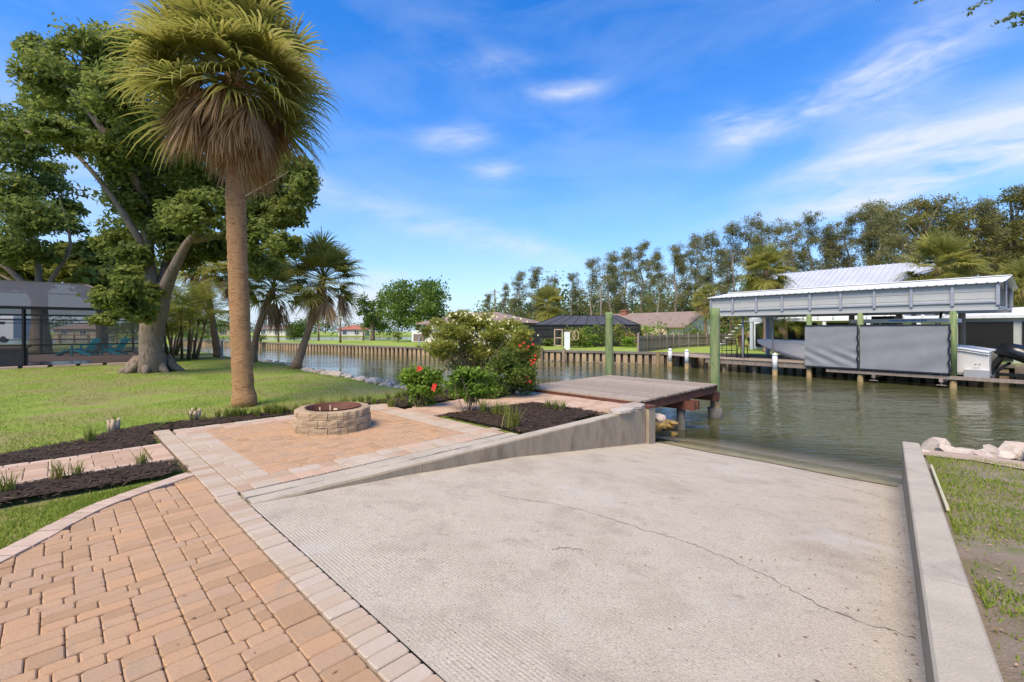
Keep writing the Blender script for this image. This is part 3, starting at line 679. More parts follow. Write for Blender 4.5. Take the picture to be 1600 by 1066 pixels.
# --- sabal palm fans, gravity baked in, one mesh per stage of drooping
def fan_mesh(elev, seed, R0=.95, pet=1.0, nl=38, spread=2.25, droop=.55, dead=False, wid=.052):
    rng = random.Random(seed); e = R(elev); V = []; F = []; c = []
    def sag(p, k): return Vector((p.x, p.y, p.z-k))
    ax = Vector((math.cos(e), 0, math.sin(e))); up = Vector((-math.sin(e), 0, math.cos(e))); sd = Vector((0,1,0))
    hub = ax*pet; hub.z -= .06*pet*math.cos(e)
    w = .022     # petiole
    for (p, ww) in ((Vector((0,0,0)), .03), (hub*.55+Vector((0,0,.03)), w), (hub, w*.8)):
        V += [p+sd*ww, p-sd*ww, p-up*ww]; c += [.55]*3
    for i in range(2):
        b = i*3
        for k in range(3): F.append((b+k, b+(k+1)%3, b+3+(k+1)%3, b+3+k))
    for i in range(nl):
        t = (i/(nl-1)-.5)*2; a = t*spread*(1 if not dead else .75)+rng.uniform(-.05,.05)
        L = R0*(1-.28*abs(t)**2)*rng.uniform(.85,1.1)
        fold = .5*abs(math.sin(a))          # leaf blades cup along the midrib
        d = (ax*math.cos(a)+sd*math.sin(a)).normalized(); d = (d+up*fold*.5).normalized()
        if dead: d = (d*.55+Vector((.15*math.cos(e),0,-1))*.8+Vector((rng.uniform(-.2,.2),rng.uniform(-.25,.25),0))).normalized()
        s_ = d.cross(up); s_ = s_.normalized() if s_.length > .1 else sd
        dr = droop*L*rng.uniform(.6,1.5); cc = rng.random()
        prev = None
        for k, f in enumerate((.0,.3,.62,.85,1.0)):
            p = hub+d*(L*f); p = sag(p, dr*(f**4.5 if not dead else .4*f**2.6))
            if f > .6 and not dead: p = p+Vector((rng.uniform(-.02,.02), rng.uniform(-.02,.02), 0))
            ww = wid*(.45,1,.75,.4,.06)[k]
            base = len(V); V += [p+s_*ww*.5, p-s_*ww*.5]; c += [min(1, max(0, cc*.8+.2*f))]*2
            if prev is not None: F.append((prev, prev+1, base+1, base))
            prev = base
    me = mesh('frond', V, F, c); me.materials.append(L_DEAD if dead else L_PALM); return me
FANS = {}
def fans(kind):
    if kind not in FANS:
        if kind == 'green': FANS[kind] = [(el, fan_mesh(el, 10+i+j*50, droop=.17+.15*(1-max(0,el)/90))) for i, el in enumerate((82,64,46,28,10,-8,-26,-44)) for j in (0, 1)]
        else: FANS[kind] = [(el, fan_mesh(el, 90+i+j*50, R0=.9, pet=.85, nl=46, spread=1.6, dead=True, wid=.026)) for i, el in enumerate((-22,-36,-50,-64,-76)) for j in (0, 1)]
    return FANS[kind]
def sabal(name, label, base, top, r0, r1, size, ng, nd, bark, bend=(0,0,0), group=None, elmin=-28, seed=1, gscale=1.0, deadscale=1.0, seg=12, elmax=88):
    rnd = random.Random(seed); base = Vector(base); top = Vector(top); root = thing(name, label, 'palm tree', base, group=group)
    n = 14 if r0 < .203 else 70; pts = []; rad = []
    for i in range(n+1):
        t = i/n; p = base.lerp(top, t)+Vector(bend)*(4*t*(1-t)); pts.append(p); rad.append((r0+(r1-r0)*min(1,t*3))*(1+.05*(i % 2)*rnd.uniform(.2,1.2)) if t > .04 else r0*1.18)
    mb = MB(); mb.tube(pts, rad, seg, .05); link('trunk', mb.mesh('trunk', True), bark, root)
    loc = top-base; ga = 2.39996
    def put(nm, me, k, el, off, sc):
        o = bpy.data.objects.new(nm, me); C.objects.link(o); o.parent = root; o.location = loc+Vector((0,0,off)); 
        o.rotation_euler = (rnd.uniform(-.3,.3), rnd.uniform(-.22,.22), k*ga+rnd.uniform(-.3,.3)); o.scale = (sc,sc,sc)
    for k in range(ng):
        t = (k+.5)/ng; el = elmax-(elmax-elmin)*t**.85+rnd.uniform(-8,8)
        me = min(rnd.sample(fans('green'), 8), key=lambda q: abs(q[0]-el))[1]
        put('frond', me, k, el, size*(.16-.30*t), size*gscale*rnd.uniform(.85,1.15))
    for k in range(nd):
        me = rnd.choice(fans('dead'))[1]; put('dead_frond', me, k, 0, size*(-.06-.40*rnd.random()), size*deadscale*rnd.uniform(.55,1.2))
    return root
def pin_mesh(elev, seed, L=2.2, n=34, leaf=.5, wid=.035, m=None, curve=1.1):
    rng = random.Random(seed); V = []; F = []; c = []; e = R(elev); p = Vector((0,0,0)); prev = None
    for i in range(n+1):
        t = i/n; a = e-curve*t*t; d = Vector((math.cos(a),0,math.sin(a))); p = p+d*(L/n)
        b = len(V); r = .022*(1-t)+.004; V += [p+Vector((0,r,0)), p-Vector((0,r,0))]; c += [.7]*2
        if prev is not None: F.append((prev, prev+1, b+1, b))
        prev = b
        if i < 4: continue
        for sgn in (-1, 1):
            l = leaf*(math.sin(math.pi*min(1,.15+t*.85))**.6+.15)*rng.uniform(.8,1.1); dd = (d*.55+Vector((0,sgn,.25))).normalized(); cc = rng.random(); pr = None
            for k, f in enumerate((0,.5,1)):
                q = p+dd*(l*f)-Vector((0,0,l*.45*f*f)); ww = wid*(.6,1,.08)[k]; b = len(V); V += [q+d*ww*.5, q-d*ww*.5]; c += [cc]*2
                if pr is not None: F.append((pr, pr+1, b+1, b))
                pr = b
    me = mesh('frond', V, F, c); me.materials.append(m or L_LITE); return me
PINS = {}
def pinnate(name, label, base, h, r, size, n, mt, lean=(0,0), group=None, seed=3, elmin=-25, stems=1, spread=.3, bark=None):
    rnd = random.Random(seed); base = Vector(base); root = thing(name, label, 'palm tree', base, group=group)
    if mt.name not in PINS: PINS[mt.name] = [(el, pin_mesh(el, 5+i, m=mt)) for i, el in enumerate((85,70,52,34,15,-5,-25))]
    for s in range(stems):
        a = s*2.4; off = Vector((math.cos(a), math.sin(a), 0))*spread*(0 if stems == 1 else rnd.uniform(.4,1)); hh = h*(rnd.uniform(.55,1.05) if stems > 1 else 1)
        tp = off*1.8+Vector((lean[0], lean[1], hh))
        mb = MB(); mb.tube([base+off, base+off.lerp(tp,.5)+Vector((lean[0]*.1,0,0)), base+tp], [r*1.2, r, r*.8], 7, .05); link('trunk', mb.mesh('trunk', True), bark or BARKG, root)
        for k in range(n):
            el = 80-(80-elmin)*((k+.5)/n)+rnd.uniform(-6,6); me = min(PINS[mt.name], key=lambda q: abs(q[0]-el))[1]
            o = bpy.data.objects.new('frond', me); C.objects.link(o); o.parent = root; o.location = tp; o.rotation_euler = (0,0,k*2.4+rnd.uniform(-.3,.3)+s); sc = size/2.2*rnd.uniform(.85,1.1); o.scale = (sc,sc,sc)
    return root
# --- the foreground palm and the palms on the bank
sabal('cabbage_palm', 'tall cabbage palm with thick orange brown trunk and shaggy skirt beside patio', G(382,634,-.03), D(366,112,9.75), .205, .185, 1.5, 100, 110, BARKP, seed=4, elmin=-26, gscale=.74, deadscale=.66, seg=20, bend=(-.05,0,0))
sabal('cabbage_palm', 'straight cabbage palm on the bank between oak and thick palm trunk', G(341,558,0), D(318,412,27), .21, .16, 1.0, 46, 26, BARKG, seed=5)
sabal('cabbage_palm', 'leaning cabbage palm just right of the thick palm trunk', G(396,566,0), D(428,450,22), .19, .14, 1.0, 46, 22, BARKG, seed=6, bend=(-.25,0,-.1))
sabal('cabbage_palm', 'strongly leaning cabbage palm at the water edge, rightmost on the bank', G(462,575,0), D(505,437,19), .20, .135, .98, 50, 24, BARKG, seed=8, bend=(.05,0,.0))
sabal('cabbage_palm', 'cabbage palm half hidden behind the thick palm trunk', G(372,562,0), D(372,425,24.5), .19, .14, .95, 40, 20, BARKG, seed=9)
# --- live oak
def px_clumps(L, d, dj, dens, rngs=3):
    rnd = random.Random(rngs); out = []
    for (px, py, rx, ry, n) in L:
        dd = d+rnd.uniform(-dj, dj); c = D(px, py, dd); k = dd/FPX; out.append(((c.x,c.y,c.z), (rx*k, (rx+ry)*.5*k*.9, ry*k), int(n*dens)))
    return out
ob = G(238,582,-.03); oak = thing('oak_tree', 'large oak with forked grey trunk and dark crown behind the palm', 'tree', ob)
def oakp(px, py, dd=0): return D(px, py, 17+dd)
mb = MB(); P = smoothline([ob+Vector((0,0,-.1)), oakp(238,565), oakp(237,540), oakp(238,515), oakp(242,490), oakp(247,465), oakp(250,448)], 4)
rr = list(np.interp(np.linspace(0,1,len(P)), [0,.06,.15,.3,.55,.8,1], [.75,.54,.41,.375,.38,.40,.34]))
mb.tube(P, rr, 18, .07)
for a in range(9):                                  # root flare
    t = a*.7+.2; q = ob+Vector((math.cos(t)*1.15, math.sin(t)*1.0, -.04)); mb.tube([ob+Vector((math.cos(t)*.4,math.sin(t)*.4,.55)), ob+Vector((math.cos(t)*.75,math.sin(t)*.7,.16)), q], [.2,.15,.04], 7, .1)
link('trunk', mb.mesh('trunk', True), BARKO, oak)
limbs('limb', [([oakp(243,462), oakp(234,420), oakp(231,360,.3), oakp(232,290,.6), oakp(215,200,.6), oakp(190,120)], [.26,.2,.17,.13,.08,.03]),
  ([oakp(250,455), oakp(258,420,.5), oakp(268,370,1.2), oakp(275,300,1.8), oakp(290,200,2)], [.22,.16,.12,.08,.03]),
  ([oakp(252,465), oakp(270,425,-.3), oakp(290,385,-.6), oakp(325,345,-.8), oakp(380,310,-.8), oakp(450,270,-.6)], [.25,.19,.14,.09,.05,.02]),
  ([oakp(233,400), oakp(215,370,-.5), oakp(170,300,-1), oakp(110,235,-1), oakp(40,205,-1)], [.14,.12,.09,.06,.03]),
  ([oakp(232,320), oakp(180,230,-1), oakp(110,140,-1.5), oakp(60,95,-1.5)], [.15,.12,.08,.03]), ([oakp(300,375,-.6), oakp(380,360,0), oakp(440,340,.4)], [.16,.1,.03]), ([oakp(330,345,-.8), oakp(400,390,-.5), oakp(450,395,-.2)], [.12,.08,.03]),
  ([oakp(240,480,-.3), oakp(215,475,-.8), oakp(170,480,-1.2)], [.08,.05,.02])], BARKO, oak)
OC = [(95,115,62,50,10),(60,75,30,25,4),(150,90,60,45,9),(200,70,60,40,7),(130,160,70,40,10),(190,150,70,50,11),(100,210,60,22,6),(40,205,40,22,5),(170,230,60,45,9),(240,200,60,60,9),(250,270,70,50,11),(200,300,45,45,8),(180,370,32,40,6),(215,400,30,30,5),(300,260,60,60,10),(310,330,55,40,9),(270,370,50,40,8),(330,390,40,30,6),(360,200,60,60,6),
      (420,250,50,40,8),(465,265,32,30,6),(480,290,20,22,3),(410,310,45,35,8),(440,330,38,30,6),(395,370,40,30,6),(445,385,28,24,5),(430,300,55,40,10),(470,300,25,30,4),(390,340,50,40,8),(290,400,40,26,5),(240,340,50,50,9),(285,310,50,60,10),(160,190,60,40,8),(215,240,60,50,9),(400,415,30,24,3),(350,300,50,60,8),(70,155,35,30,4),
      (205,440,30,24,5),(180,465,34,24,6),(212,482,34,26,6),(165,498,24,14,3),(228,458,24,20,4)]
foliage('crown', px_clumps(OC, 16.8, 2.2, 330), .20, .10, L_OAK, oak, outw=.35, up=.35, sub=26, tight=.20)
# --- trees at the far left
tb = D(62,540,31); tb.z = 0; tr = thing('shade_tree', 'tall shade tree behind the pool cage at the left edge', 'tree', tb)
def tp(px, py, dd=0): return D(px, py, 31+dd)
limbs('trunk', [([tb, tp(63,510), tp(62,478), tp(60,455)], [.65,.45,.42,.42]), ([tp(60,470), tp(35,440), tp(-20,390), tp(-60,320)], [.3,.2,.13,.05]), ([tp(60,465), tp(60,420), tp(45,340), tp(30,250)], [.25,.18,.12,.04]), ([tp(64,465), tp(85,430), tp(110,380), tp(90,300)], [.22,.14,.08,.03]), ([tp(62,465), tp(20,440), tp(-10,425)], [.16,.1,.04])], BARKO, tr)
foliage('crown', px_clumps([(20,190,38,30,5),(-30,200,50,50,8),(30,240,50,35,8),(70,290,40,30,7),(110,325,22,18,4),(10,300,45,40,9),(50,340,50,35,10),(95,350,35,20,5),(0,380,50,35,9),(50,390,40,22,6),(-60,300,60,70,10),(-80,400,60,40,8),(85,265,25,15,3)], 31, 3, 230), .34, .17, L_OAK, tr, outw=.3, up=.3, sub=14, tight=.28)
tb = D(160,545,35); tb.z = 0; tr = thing('broadleaf_tree', 'light green broadleaf tree behind the pool cage roof', 'tree', tb)
limbs('trunk', [([tb, D(158,480,35), D(150,440,35), D(140,400,35)], [.4,.3,.25,.1]), ([D(156,470,35), D(110,430,35), D(60,420,34)], [.2,.14,.05]), ([D(156,460,35), D(190,420,35), D(215,400,35)], [.2,.14,.05])], BARKO, tr)
foliage('crown', px_clumps([(20,415,40,25,7),(70,425,45,22,7),(120,420,40,25,8),(160,395,35,25,8),(200,415,35,28,8),(150,440,45,25,8),(210,450,30,25,6),(100,390,30,16,4),(235,425,20,20,3),(30,440,35,14,4),(190,375,20,15,2)], 35, 3, 85), .62, .42, L_LITE, tr, outw=.3, up=.5, sub=12, tight=.3)
# --- areca palm clump right of the oak
pinnate('areca_palm', 'feathery yellow green palm clump right of the oak trunk', G(287,562,0), 2.6, .06, 2.5, 8, L_LITE, seed=5, stems=9, spread=.9, elmin=0)
pinnate('areca_palm', 'darker feathery palm clump behind the oak trunk', G(262,556,0), 2.3, .06, 2.4, 8, L_LITE, seed=7, stems=7, spread=.9, elmin=0)
# --- shrubs by the dock
def shrub(name, label, base, stems, clumps, leaf, wid, m, cat='shrub', sr=.007, **kw):
    base = Vector(base); root = thing(name, label, cat, base); rnd = random.Random(int(abs(base.x*99))+3); lines = []
    for (c, r, n) in clumps:
        for s in range(stems):
            b = base+Vector((rnd.uniform(-.12,.12), rnd.uniform(-.12,.12), 0)); e = Vector(c)+Vector((rnd.uniform(-1,1)*r[0]*.6, rnd.uniform(-1,1)*r[1]*.6, rnd.uniform(-.2,.8)*r[2])); md = b.lerp(e, .5)+Vector((rnd.uniform(-.08,.08), 0, rnd.uniform(.0,.15)))
            lines.append(([b, md, e], [sr*1.6, sr, sr*.35]))
    limbs('stem', lines, STEM, root, 5, 0); foliage('foliage', clumps, leaf, wid, m, root, **kw); return root
def flowers(root, pts, size, m, name='flower', petals=5):
    rnd = random.Random(5)
    for p in pts:
        mb = MB(); n = Vector((rnd.uniform(-.5,.5), -1+rnd.uniform(-.3,.3), rnd.uniform(0,.6))).normalized(); a = n.orthogonal().normalized(); b = n.cross(a)
        for k in range(petals):
            t = 2*math.pi*k/petals+rnd.uniform(-.2,.2); d = a*math.cos(t)+b*math.sin(t); s_ = n.cross(d); s = size*rnd.uniform(.8,1.15)
            mb.add([Vector(p), Vector(p)+d*s*.6+s_*s*.35+n*s*.25, Vector(p)+d*s+n*s*.15, Vector(p)+d*s*.6-s_*s*.35+n*s*.25], [(0,1,2,3)])
        link(name, mb.mesh(name), m, root)
rnd = random.Random(11)
ol = px_clumps([(700,512,34,22,11),(740,505,36,20,11),(785,515,36,22,11),(720,540,45,25,13),(770,545,45,25,13),(815,530,24,20,7),(690,545,30,18,6),(745,570,50,22,11),(800,565,32,22,8),(828,550,16,16,4),(668,520,12,10,2),(720,495,22,10,5)], 11.6, .7, 165)
o = shrub('oleander', 'big olive green flowering shrub with cream blossoms beside the dock', UV(7.5,8.75,0), 5, ol, .13, .032, L_OLIVE, outw=.2, up=.2, sub=16, tight=.26, sr=.010)
fp = []
for _ in range(130):
    px = rnd.triangular(664, 842, 735); top = 488+.0019*(px-740)**2; py = top+rnd.expovariate(1/14) if rnd.random() < .8 else top+rnd.uniform(0,60); fp.append(D(px, py, 11.5+rnd.uniform(-.7,.5)))
flowers(o, fp, .028, CREAM)
rb = px_clumps([(800,580,26,22,9),(815,600,24,20,9),(775,600,30,22,8),(825,570,14,16,5),(828,590,12,18,5),(790,560,25,18,5),(760,615,22,10,4)], 11.0, .5, 120)
o = shrub('red_flowering_bush', 'dark green bush with red blossoms against the dock corner', UV(8.0,8.05,0), 4, rb, .11, .04, L_DARKS, outw=.3, up=.3, sub=8)
flowers(o, [D(px, py, 10.7+rnd.uniform(-.3,.2)) for px, py in ((818,536),(826,541),(833,538),(822,545),(829,563),(834,566),(836,562),(831,569),(822,585),(825,590),(819,588),(828,596),(823,598),(836,556),(812,540),(830,530))], .038, REDP)
hb = px_clumps([(655,585,26,14,9),(645,600,22,16,8),(668,605,22,18,8),(655,622,22,12,6),(640,583,12,9,2),(680,588,10,10,2)], 9.5, .25, 105)
o = shrub('hibiscus', 'leafy hibiscus with two red flowers left of the cream blossom shrub', G(660,636,0), 3, hb, .085, .05, L_SHRUB, outw=.4, up=.4, sub=8)
flowers(o, [D(655,577,9.15), D(678,607,9.1), D(680,603,9.1)], .07, REDP)
sh = px_clumps([(735,585,28,14,9),(720,600,22,16,7),(750,602,24,16,8),(738,615,26,14,7),(765,590,12,12,3),(712,588,10,8,2)], 8.9, .25, 100)
shrub('young_shrub', 'bright green young shrub with bare stems in the mulch bed by the path', UV(5.6,6.75,.03), 2, sh, .075, .042, L_SHRUB, outw=.4, up=.4, sub=8)
# --- border grasses and bulbs
TUFTS = []
for s in range(4):
    rr_ = random.Random(s+30); V = []; F = []; c = []
    for k in range(70):
        a = rr_.uniform(0, 6.283); l = rr_.uniform(.14,.30); sp_ = rr_.uniform(.1,.75); b0 = Vector((rr_.gauss(0,.035), rr_.gauss(0,.035), 0)); d = Vector((math.cos(a), math.sin(a), 0)); sd_ = Vector((-d.y, d.x, 0)); cc = rr_.random(); pr = None
        for f, ww in ((0,.8),(.45,1),(.8,.6),(1,.05)):
            p = b0+d*(sp_*l*f*f*1.1)+Vector((0,0,l*(f-.35*sp_*f*f))); bb = len(V); V += [p+sd_*.004*ww, p-sd_*.004*ww]; c += [cc]*2
            if pr is not None: F.append((pr, pr+1, bb+1, bb))
            pr = bb
    me = mesh('grass_tuft', V, F, c); me.materials.append(L_TUFT); TUFTS.append(me)
def tuft(p, s, label, group=None, squash=1):
    o = bpy.data.objects.new('border_grass', random.choice(TUFTS)); C.objects.link(o); o.location = p; o.rotation_euler = (0,0,random.uniform(0,6)); o.scale = (s, s, s*squash)
    return tag(o, label, 'grass clump', group)
for px, py, s, lb in ((92,752,.95,'green grass clump in driveway bed, left of the pair'), (122,745,.7,'smaller grass clump in driveway bed, right of the pair'), (222,726,.75,'short green grass clump at the walkway edge of the driveway bed'),
                      (10,772,.9,'tan and green grass clump at the left frame edge'), (140,690,.9,'straggly grass clump in the mulch by the lawn'), (755,645,1.2,'wide green grass clump under the young shrub'), (775,648,1.2,'middle grass clump in the dock path bed'),
                      (800,668,1.5,'drooping yellow grass clump at the curb corner of the dock path bed'), (790,650,1.1,'yellowing grass clump behind the drooping one'), (868,640,.9,'small grass clump at the path side of the mulch bed'), (880,640,.8,'smallest grass clump by the dock path, farthest right'), (856,637,.8,'upright grass clump nearest the dock front')):
    tuft(G(px, py, .03), s, lb)
for i in range(64):
    u = random.choice((random.uniform(1.6,4.6), random.uniform(2.2,5.4), random.uniform(4.6,7.2))); v = (9.3+.25*math.sin(u*1.3)+random.uniform(-.12,.22)) if u < 4.7 else random.uniform(8.35,9.4)
    tuft(UV(u, v, .01), random.uniform(.6,1.0), 'low grass clump in the row between mulch and lawn', 'edging grass clumps behind the patio')
def bulb(px, py, h, lb):
    p = G(px, py, .02); root = thing('crinum_stump', lb, 'plant', p); mb = MB()
    for k in range(5): a = k*1.3; mb.tube([p+Vector((math.cos(a)*.05,math.sin(a)*.04,-.02)), p+Vector((math.cos(a)*.06,math.sin(a)*.05,h*.5)), p+Vector((math.cos(a)*.09,math.sin(a)*.06,h*random.uniform(.7,1)))], [.035,.035,.012], 6, .15)
    link('stalk', mb.mesh('stalk', True), WOODS, root)
    for k in range(4):
        a = k*1.7+.4; d = Vector((math.cos(a), math.sin(a), 0)); s_ = Vector((-d.y,d.x,0)); b = p+Vector((0,0,h*.7))
        V = [b+s_*.015, b-s_*.015, b+d*.12+Vector((0,0,h*.45))+s_*.02, b+d*.12+Vector((0,0,h*.45))-s_*.02, b+d*.3+Vector((0,0,h*.25))]; link('leaf', mesh('leaf', V, [(0,1,3,2),(2,3,4)], [.4]*5), L_TUFT, root)
bulb(178,672,.2,'cut plant stump with short leaves at the lawn edge, left one'); bulb(305,655,.2,'cut plant stump near the thick palm, right one')
p = G(262,665,.03); o = thing('fallen_leaf_stalk', 'thin yellow green leaf stalk lying across the mulch', 'leaf', p); link('stalk', MB().tube([G(235,672,.04), G(258,662,.10), G(282,658,.05)], [.008,.012,.004], 5).mesh('stalk'), L_TUFT, o)
# --- grass blades
def blades(name, pts, hts, label, parent=None, w=.006, m=None):
    P = np.array(pts); n = len(P); a = RNG.uniform(0, 6.283, n); h = np.array(hts)*RNG.uniform(.5,1.2,n); ln = RNG.normal(0, .45, (n,2))
    d = np.stack([np.cos(a), np.sin(a), np.zeros(n)], 1)*w*.5; tip = P+np.stack([ln[:,0]*h, ln[:,1]*h, h], 1)
    V = np.stack([P-d, P+d, tip], 1).reshape(-1,3); o = link(name, npmesh(name, V, np.arange(3*n).reshape(n,3), np.repeat(RNG.random(n),3)), m or L_BLADE, parent)
    return tag(o, label, 'grass', kind='stuff')
def fn(x, y, s): return math.sin(x*s+1.3*math.sin(y*s*.7))+math.sin(y*s*1.1+1.7*math.sin(x*s*.6+1))
pts = []; hs = []
while len(pts) < 20000:              # right lawn, patchy
    t = random.uniform(-1.2, TL-.8); k = .25+random.random()**1.5*4.2; p = WA+WD*t+WN*k
    n = fn(p.x, p.y, 3.1)+fn(p.x, p.y, 7.3)*.6+ (t-2.6)*.55
    if random.random() > max(.05, min(1, .55+n*.4)): continue
    pts.append((p.x, p.y, rl_z(p))); hs.append(.028+.018*random.random())
blades('grass', pts, hs, 'patchy thin grass on the right lawn beside the ramp wall', w=.011)
pts = []; hs = []
for _ in range(16000):               # little wedge of lawn in front of the driveway bed
    u = random.uniform(-3.2,.75); lo = edge_v(u)+.06
    v = random.uniform(lo, 6.2)
    if v > 6.12 or lo > 6.05: continue
    pts.append(tuple(UV(u, v, lawnz(u,v)))); hs.append(.045)
blades('grass', pts, hs, 'short bright grass wedge between driveway edging and mulch', w=.012)
pts = []; hs = []
for _ in range(150000):              # the left lawn
    v = 8.8+random.random()**1.6*20; u = random.uniform(-12, 7.2)
    p = UV(u, v)
    if p.y < 4 or abs(p.x/p.y)*FPX > 830 or (v < 9.75 and u > .2) or v < 8.8: continue
    if fn(p.x, p.y, .9)+.5*fn(p.x,p.y,2.3) < -1.1 and random.random() < .75: continue
    pts.append((p.x, p.y, lawnz(u, v)-.005)); hs.append(.05)
blades('grass', pts, hs, 'green lawn grass left of the patio', w=.011)
# fallen leaves on the right lawn
pts = np.array([(lambda p: (p.x,p.y,rl_z(p)+.012))(WA+WD*random.uniform(-1,TL-1.2)+WN*random.uniform(.25,3)) for _ in range(900)])
V, F, c = leaf_quads(pts, .034, .015, np.tile([0,0,1.], (len(pts),1)), .8); tag(link('fallen_leaves', npmesh('fallen_leaves', V, F, c), L_DEAD), 'scattered dry brown leaves on the right lawn', 'leaves', kind='stuff')
# dry bits on the ramp and driveway
pts = []
for _ in range(150):
    u = random.uniform(2.2, 8.6); v = wall_v(u)+.03+random.random()**3*1.0; pts.append(tuple(UV(u, v, rampz(u)+.006)))
for _ in range(70):
    u = random.uniform(1.4, 8.5); v = random.uniform(wall_v(u)+.1, 4.5); pts.append(tuple(UV(u, v, rampz(u)+.006)))
for _ in range(70):
    u = random.uniform(-2.5, 1.0); v = random.uniform(1, 5.4); 
    if v < edge_v(u): pts.append(tuple(UV(u, v, .006)))
pts = np.array(pts); V, F, c = leaf_quads(pts, .028, .010, np.tile([0,0,1.], (len(pts),1)), .93); tag(link('leaf_litter', npmesh('leaf_litter', V, F, c), L_DEAD), 'small dry leaf bits scattered on ramp and driveway', 'leaves', kind='stuff')
# overhanging twigs at the top right
tw = thing('overhanging_branch', 'dark leafy branch tips hanging into the top right corner', 'branch', D(1650,-60,7))
lines = []; cl = []
for (a, b) in (((1660,10),(1560,32)), ((1620,-50),(1515,18)), ((1560,-60),(1440,-2)), ((1650,0),(1585,40)), ((1480,-70),(1372,-3))):
    A, B = D(*a, 7), D(*b, 7); lines.append(([A, A.lerp(B,.5)+Vector((0,0,.03)), B], [.012,.008,.003]))
    for f in np.linspace(.25,1,9): q = A.lerp(B, f); cl.append(((q.x,q.y,q.z), (.09,.09,.05), 14))
limbs('twig', lines, BARKO, tw, 5, 0); foliage('leaves', cl, .07, .03, L_OAK, tw, sub=4)
# ------------------------------------------------------------------ fire pit
fc = UV(3.17,7.27,.012); pit = thing('fire_pit', 'round tan block fire pit with rusty steel liner on the patio', 'fire pit', fc)
def pit_block(r0, r1, a0, a1, z0, z1):
    n = 4; V = []; F = []; b = .012
    for i in range(n+1):
        a = a0+(a1-a0)*i/n; j = random.uniform(-.012,.012) if 0 < i < n else 0; e = b*.6 if i in (0, n) else 0
        for (r, z) in ((r1, z0), (r0+j+e, z0), (r0+j-.004+e, z0+b), (r0+j+random.uniform(-.006,.006)+e, (z0+z1)/2), (r0+j-.004+e, z1-b), (r0+j-b*1.3+e*0, z1), (r1, z1)):
            V.append(fc+Vector((math.cos(a)*r, math.sin(a)*r, z)))
    for i in range(n):
        for k in range(7): F.append((i*7+k, i*7+(k+1) % 7, (i+1)*7+(k+1) % 7, (i+1)*7+k))
    F += [tuple(range(6,-1,-1)), tuple(n*7+k for k in range(7))]
    link('block', mesh('block', V, F), FPS, pit)
for c_, (ro, h0) in enumerate(((.585,0),(.575,.112),(.57,.224))):
    n = 13; ph = c_*math.pi/n+.12
    for k in range(n):
        a0 = ph+2*math.pi*k/n; a1 = ph+2*math.pi*(k+1)/n-.012; pit_block(ro+random.uniform(-.008,.008), .40, a0, a1, h0+.002, h0+.108)
mb = MB(); n = 36
for i in range(n):
    a, b = 2*math.pi*i/n, 2*math.pi*(i+1)/n
    def rp(a, r, z): return fc+Vector((math.cos(a)*r, math.sin(a)*r, z))
    mb.add([rp(a,.395,.02), rp(b,.395,.02), rp(b,.395,.345), rp(a,.395,.345), rp(a,.43,.350), rp(b,.43,.350)], [(0,1,2,3),(3,2,5,4)])
link('steel_liner', mb.mesh('steel_liner', True), RUST, pit)
link('ash_bed', MB().prism([fc+Vector((math.cos(t)*.39, math.sin(t)*.39, 0)) for t in np.linspace(0,6.28,24)[:-1]], .02, lambda p: .09+random.uniform(0,.03)).mesh('ash_bed'), ASH, pit)
for a, b, w, lb in (((-.18,-.08,.12),(-.22,.0,.33),.022,'thin split stick leaning in the fire pit, left one'), ((-.03,-.05,.12),(-.06,.02,.36),.02,'thin split stick standing in the fire pit, middle one'), ((.02,-.12,.12),(.06,-.02,.31),.075,'wedge of split firewood leaning in the fire pit'), ((.15,-.1,.12),(.36,.08,.28),.02,'long dark stick against the right of the fire pit liner')):
    o = MB().bar(fc+Vector(a), fc+Vector(b), w, w*.5).build('firewood', WOODS); tag(o, lb, 'firewood')
# ------------------------------------------------------------------ dock
DK0, DK1, DV0, DV1, DZ = 8.68, 12.86, 4.9, 8.3, .10
dock = thing('dock', 'low square wooden dock with weathered planks and red brown beams', 'dock', UV(10.8,6.6,-.1))
u = DK0; n = 30; pw = (DK1-DK0)/n
for i in range(n):
    a0 = DV0-.045+random.uniform(-.03,.02); a1 = DV1+.04; c = UV(u+pw/2, (a0+a1)/2, DZ-.019+random.uniform(-.002,.002)); o = MB().box((0,0,0), (pw-.008, a1-a0, .038), 0)
    q = link('plank', o.mesh('plank'), PLANK, dock); q.matrix_parent_inverse = Matrix.Translation(-dock.location); q.location = c; q.rotation_euler = (0, random.uniform(-.006,.006), R(45)); u += pw
zb = DZ-.04-.10
for v0, v1 in ((DV0+.0, DV0+.045), (DV1-.045, DV1)):
    link('rim_joist', MB().prism([UV(DK0+.05,v0), UV(DK1-.02,v0), UV(DK1-.02,v1), UV(DK0+.05,v1)], DZ-.245, DZ-.041).mesh('rim_joist'), REDW, dock)
for u0 in (DK0-.005, DK1-.015): link('rim_joist', MB().prism([UV(u0,DV0-.03), UV(u0+.045,DV0-.03), UV(u0+.045,DV1), UV(u0,DV1)], DZ-.20, DZ-.0415).mesh('rim_joist'), REDW, dock)
for k in range(1, 6): v0 = DV0+k*.56; link('joist', MB().prism([UV(DK0+.05,v0), UV(DK1-.02,v0), UV(DK1-.02,v0+.04), UV(DK0+.05,v0+.04)], DZ-.24, DZ-.042).mesh('joist'), REDW, dock)
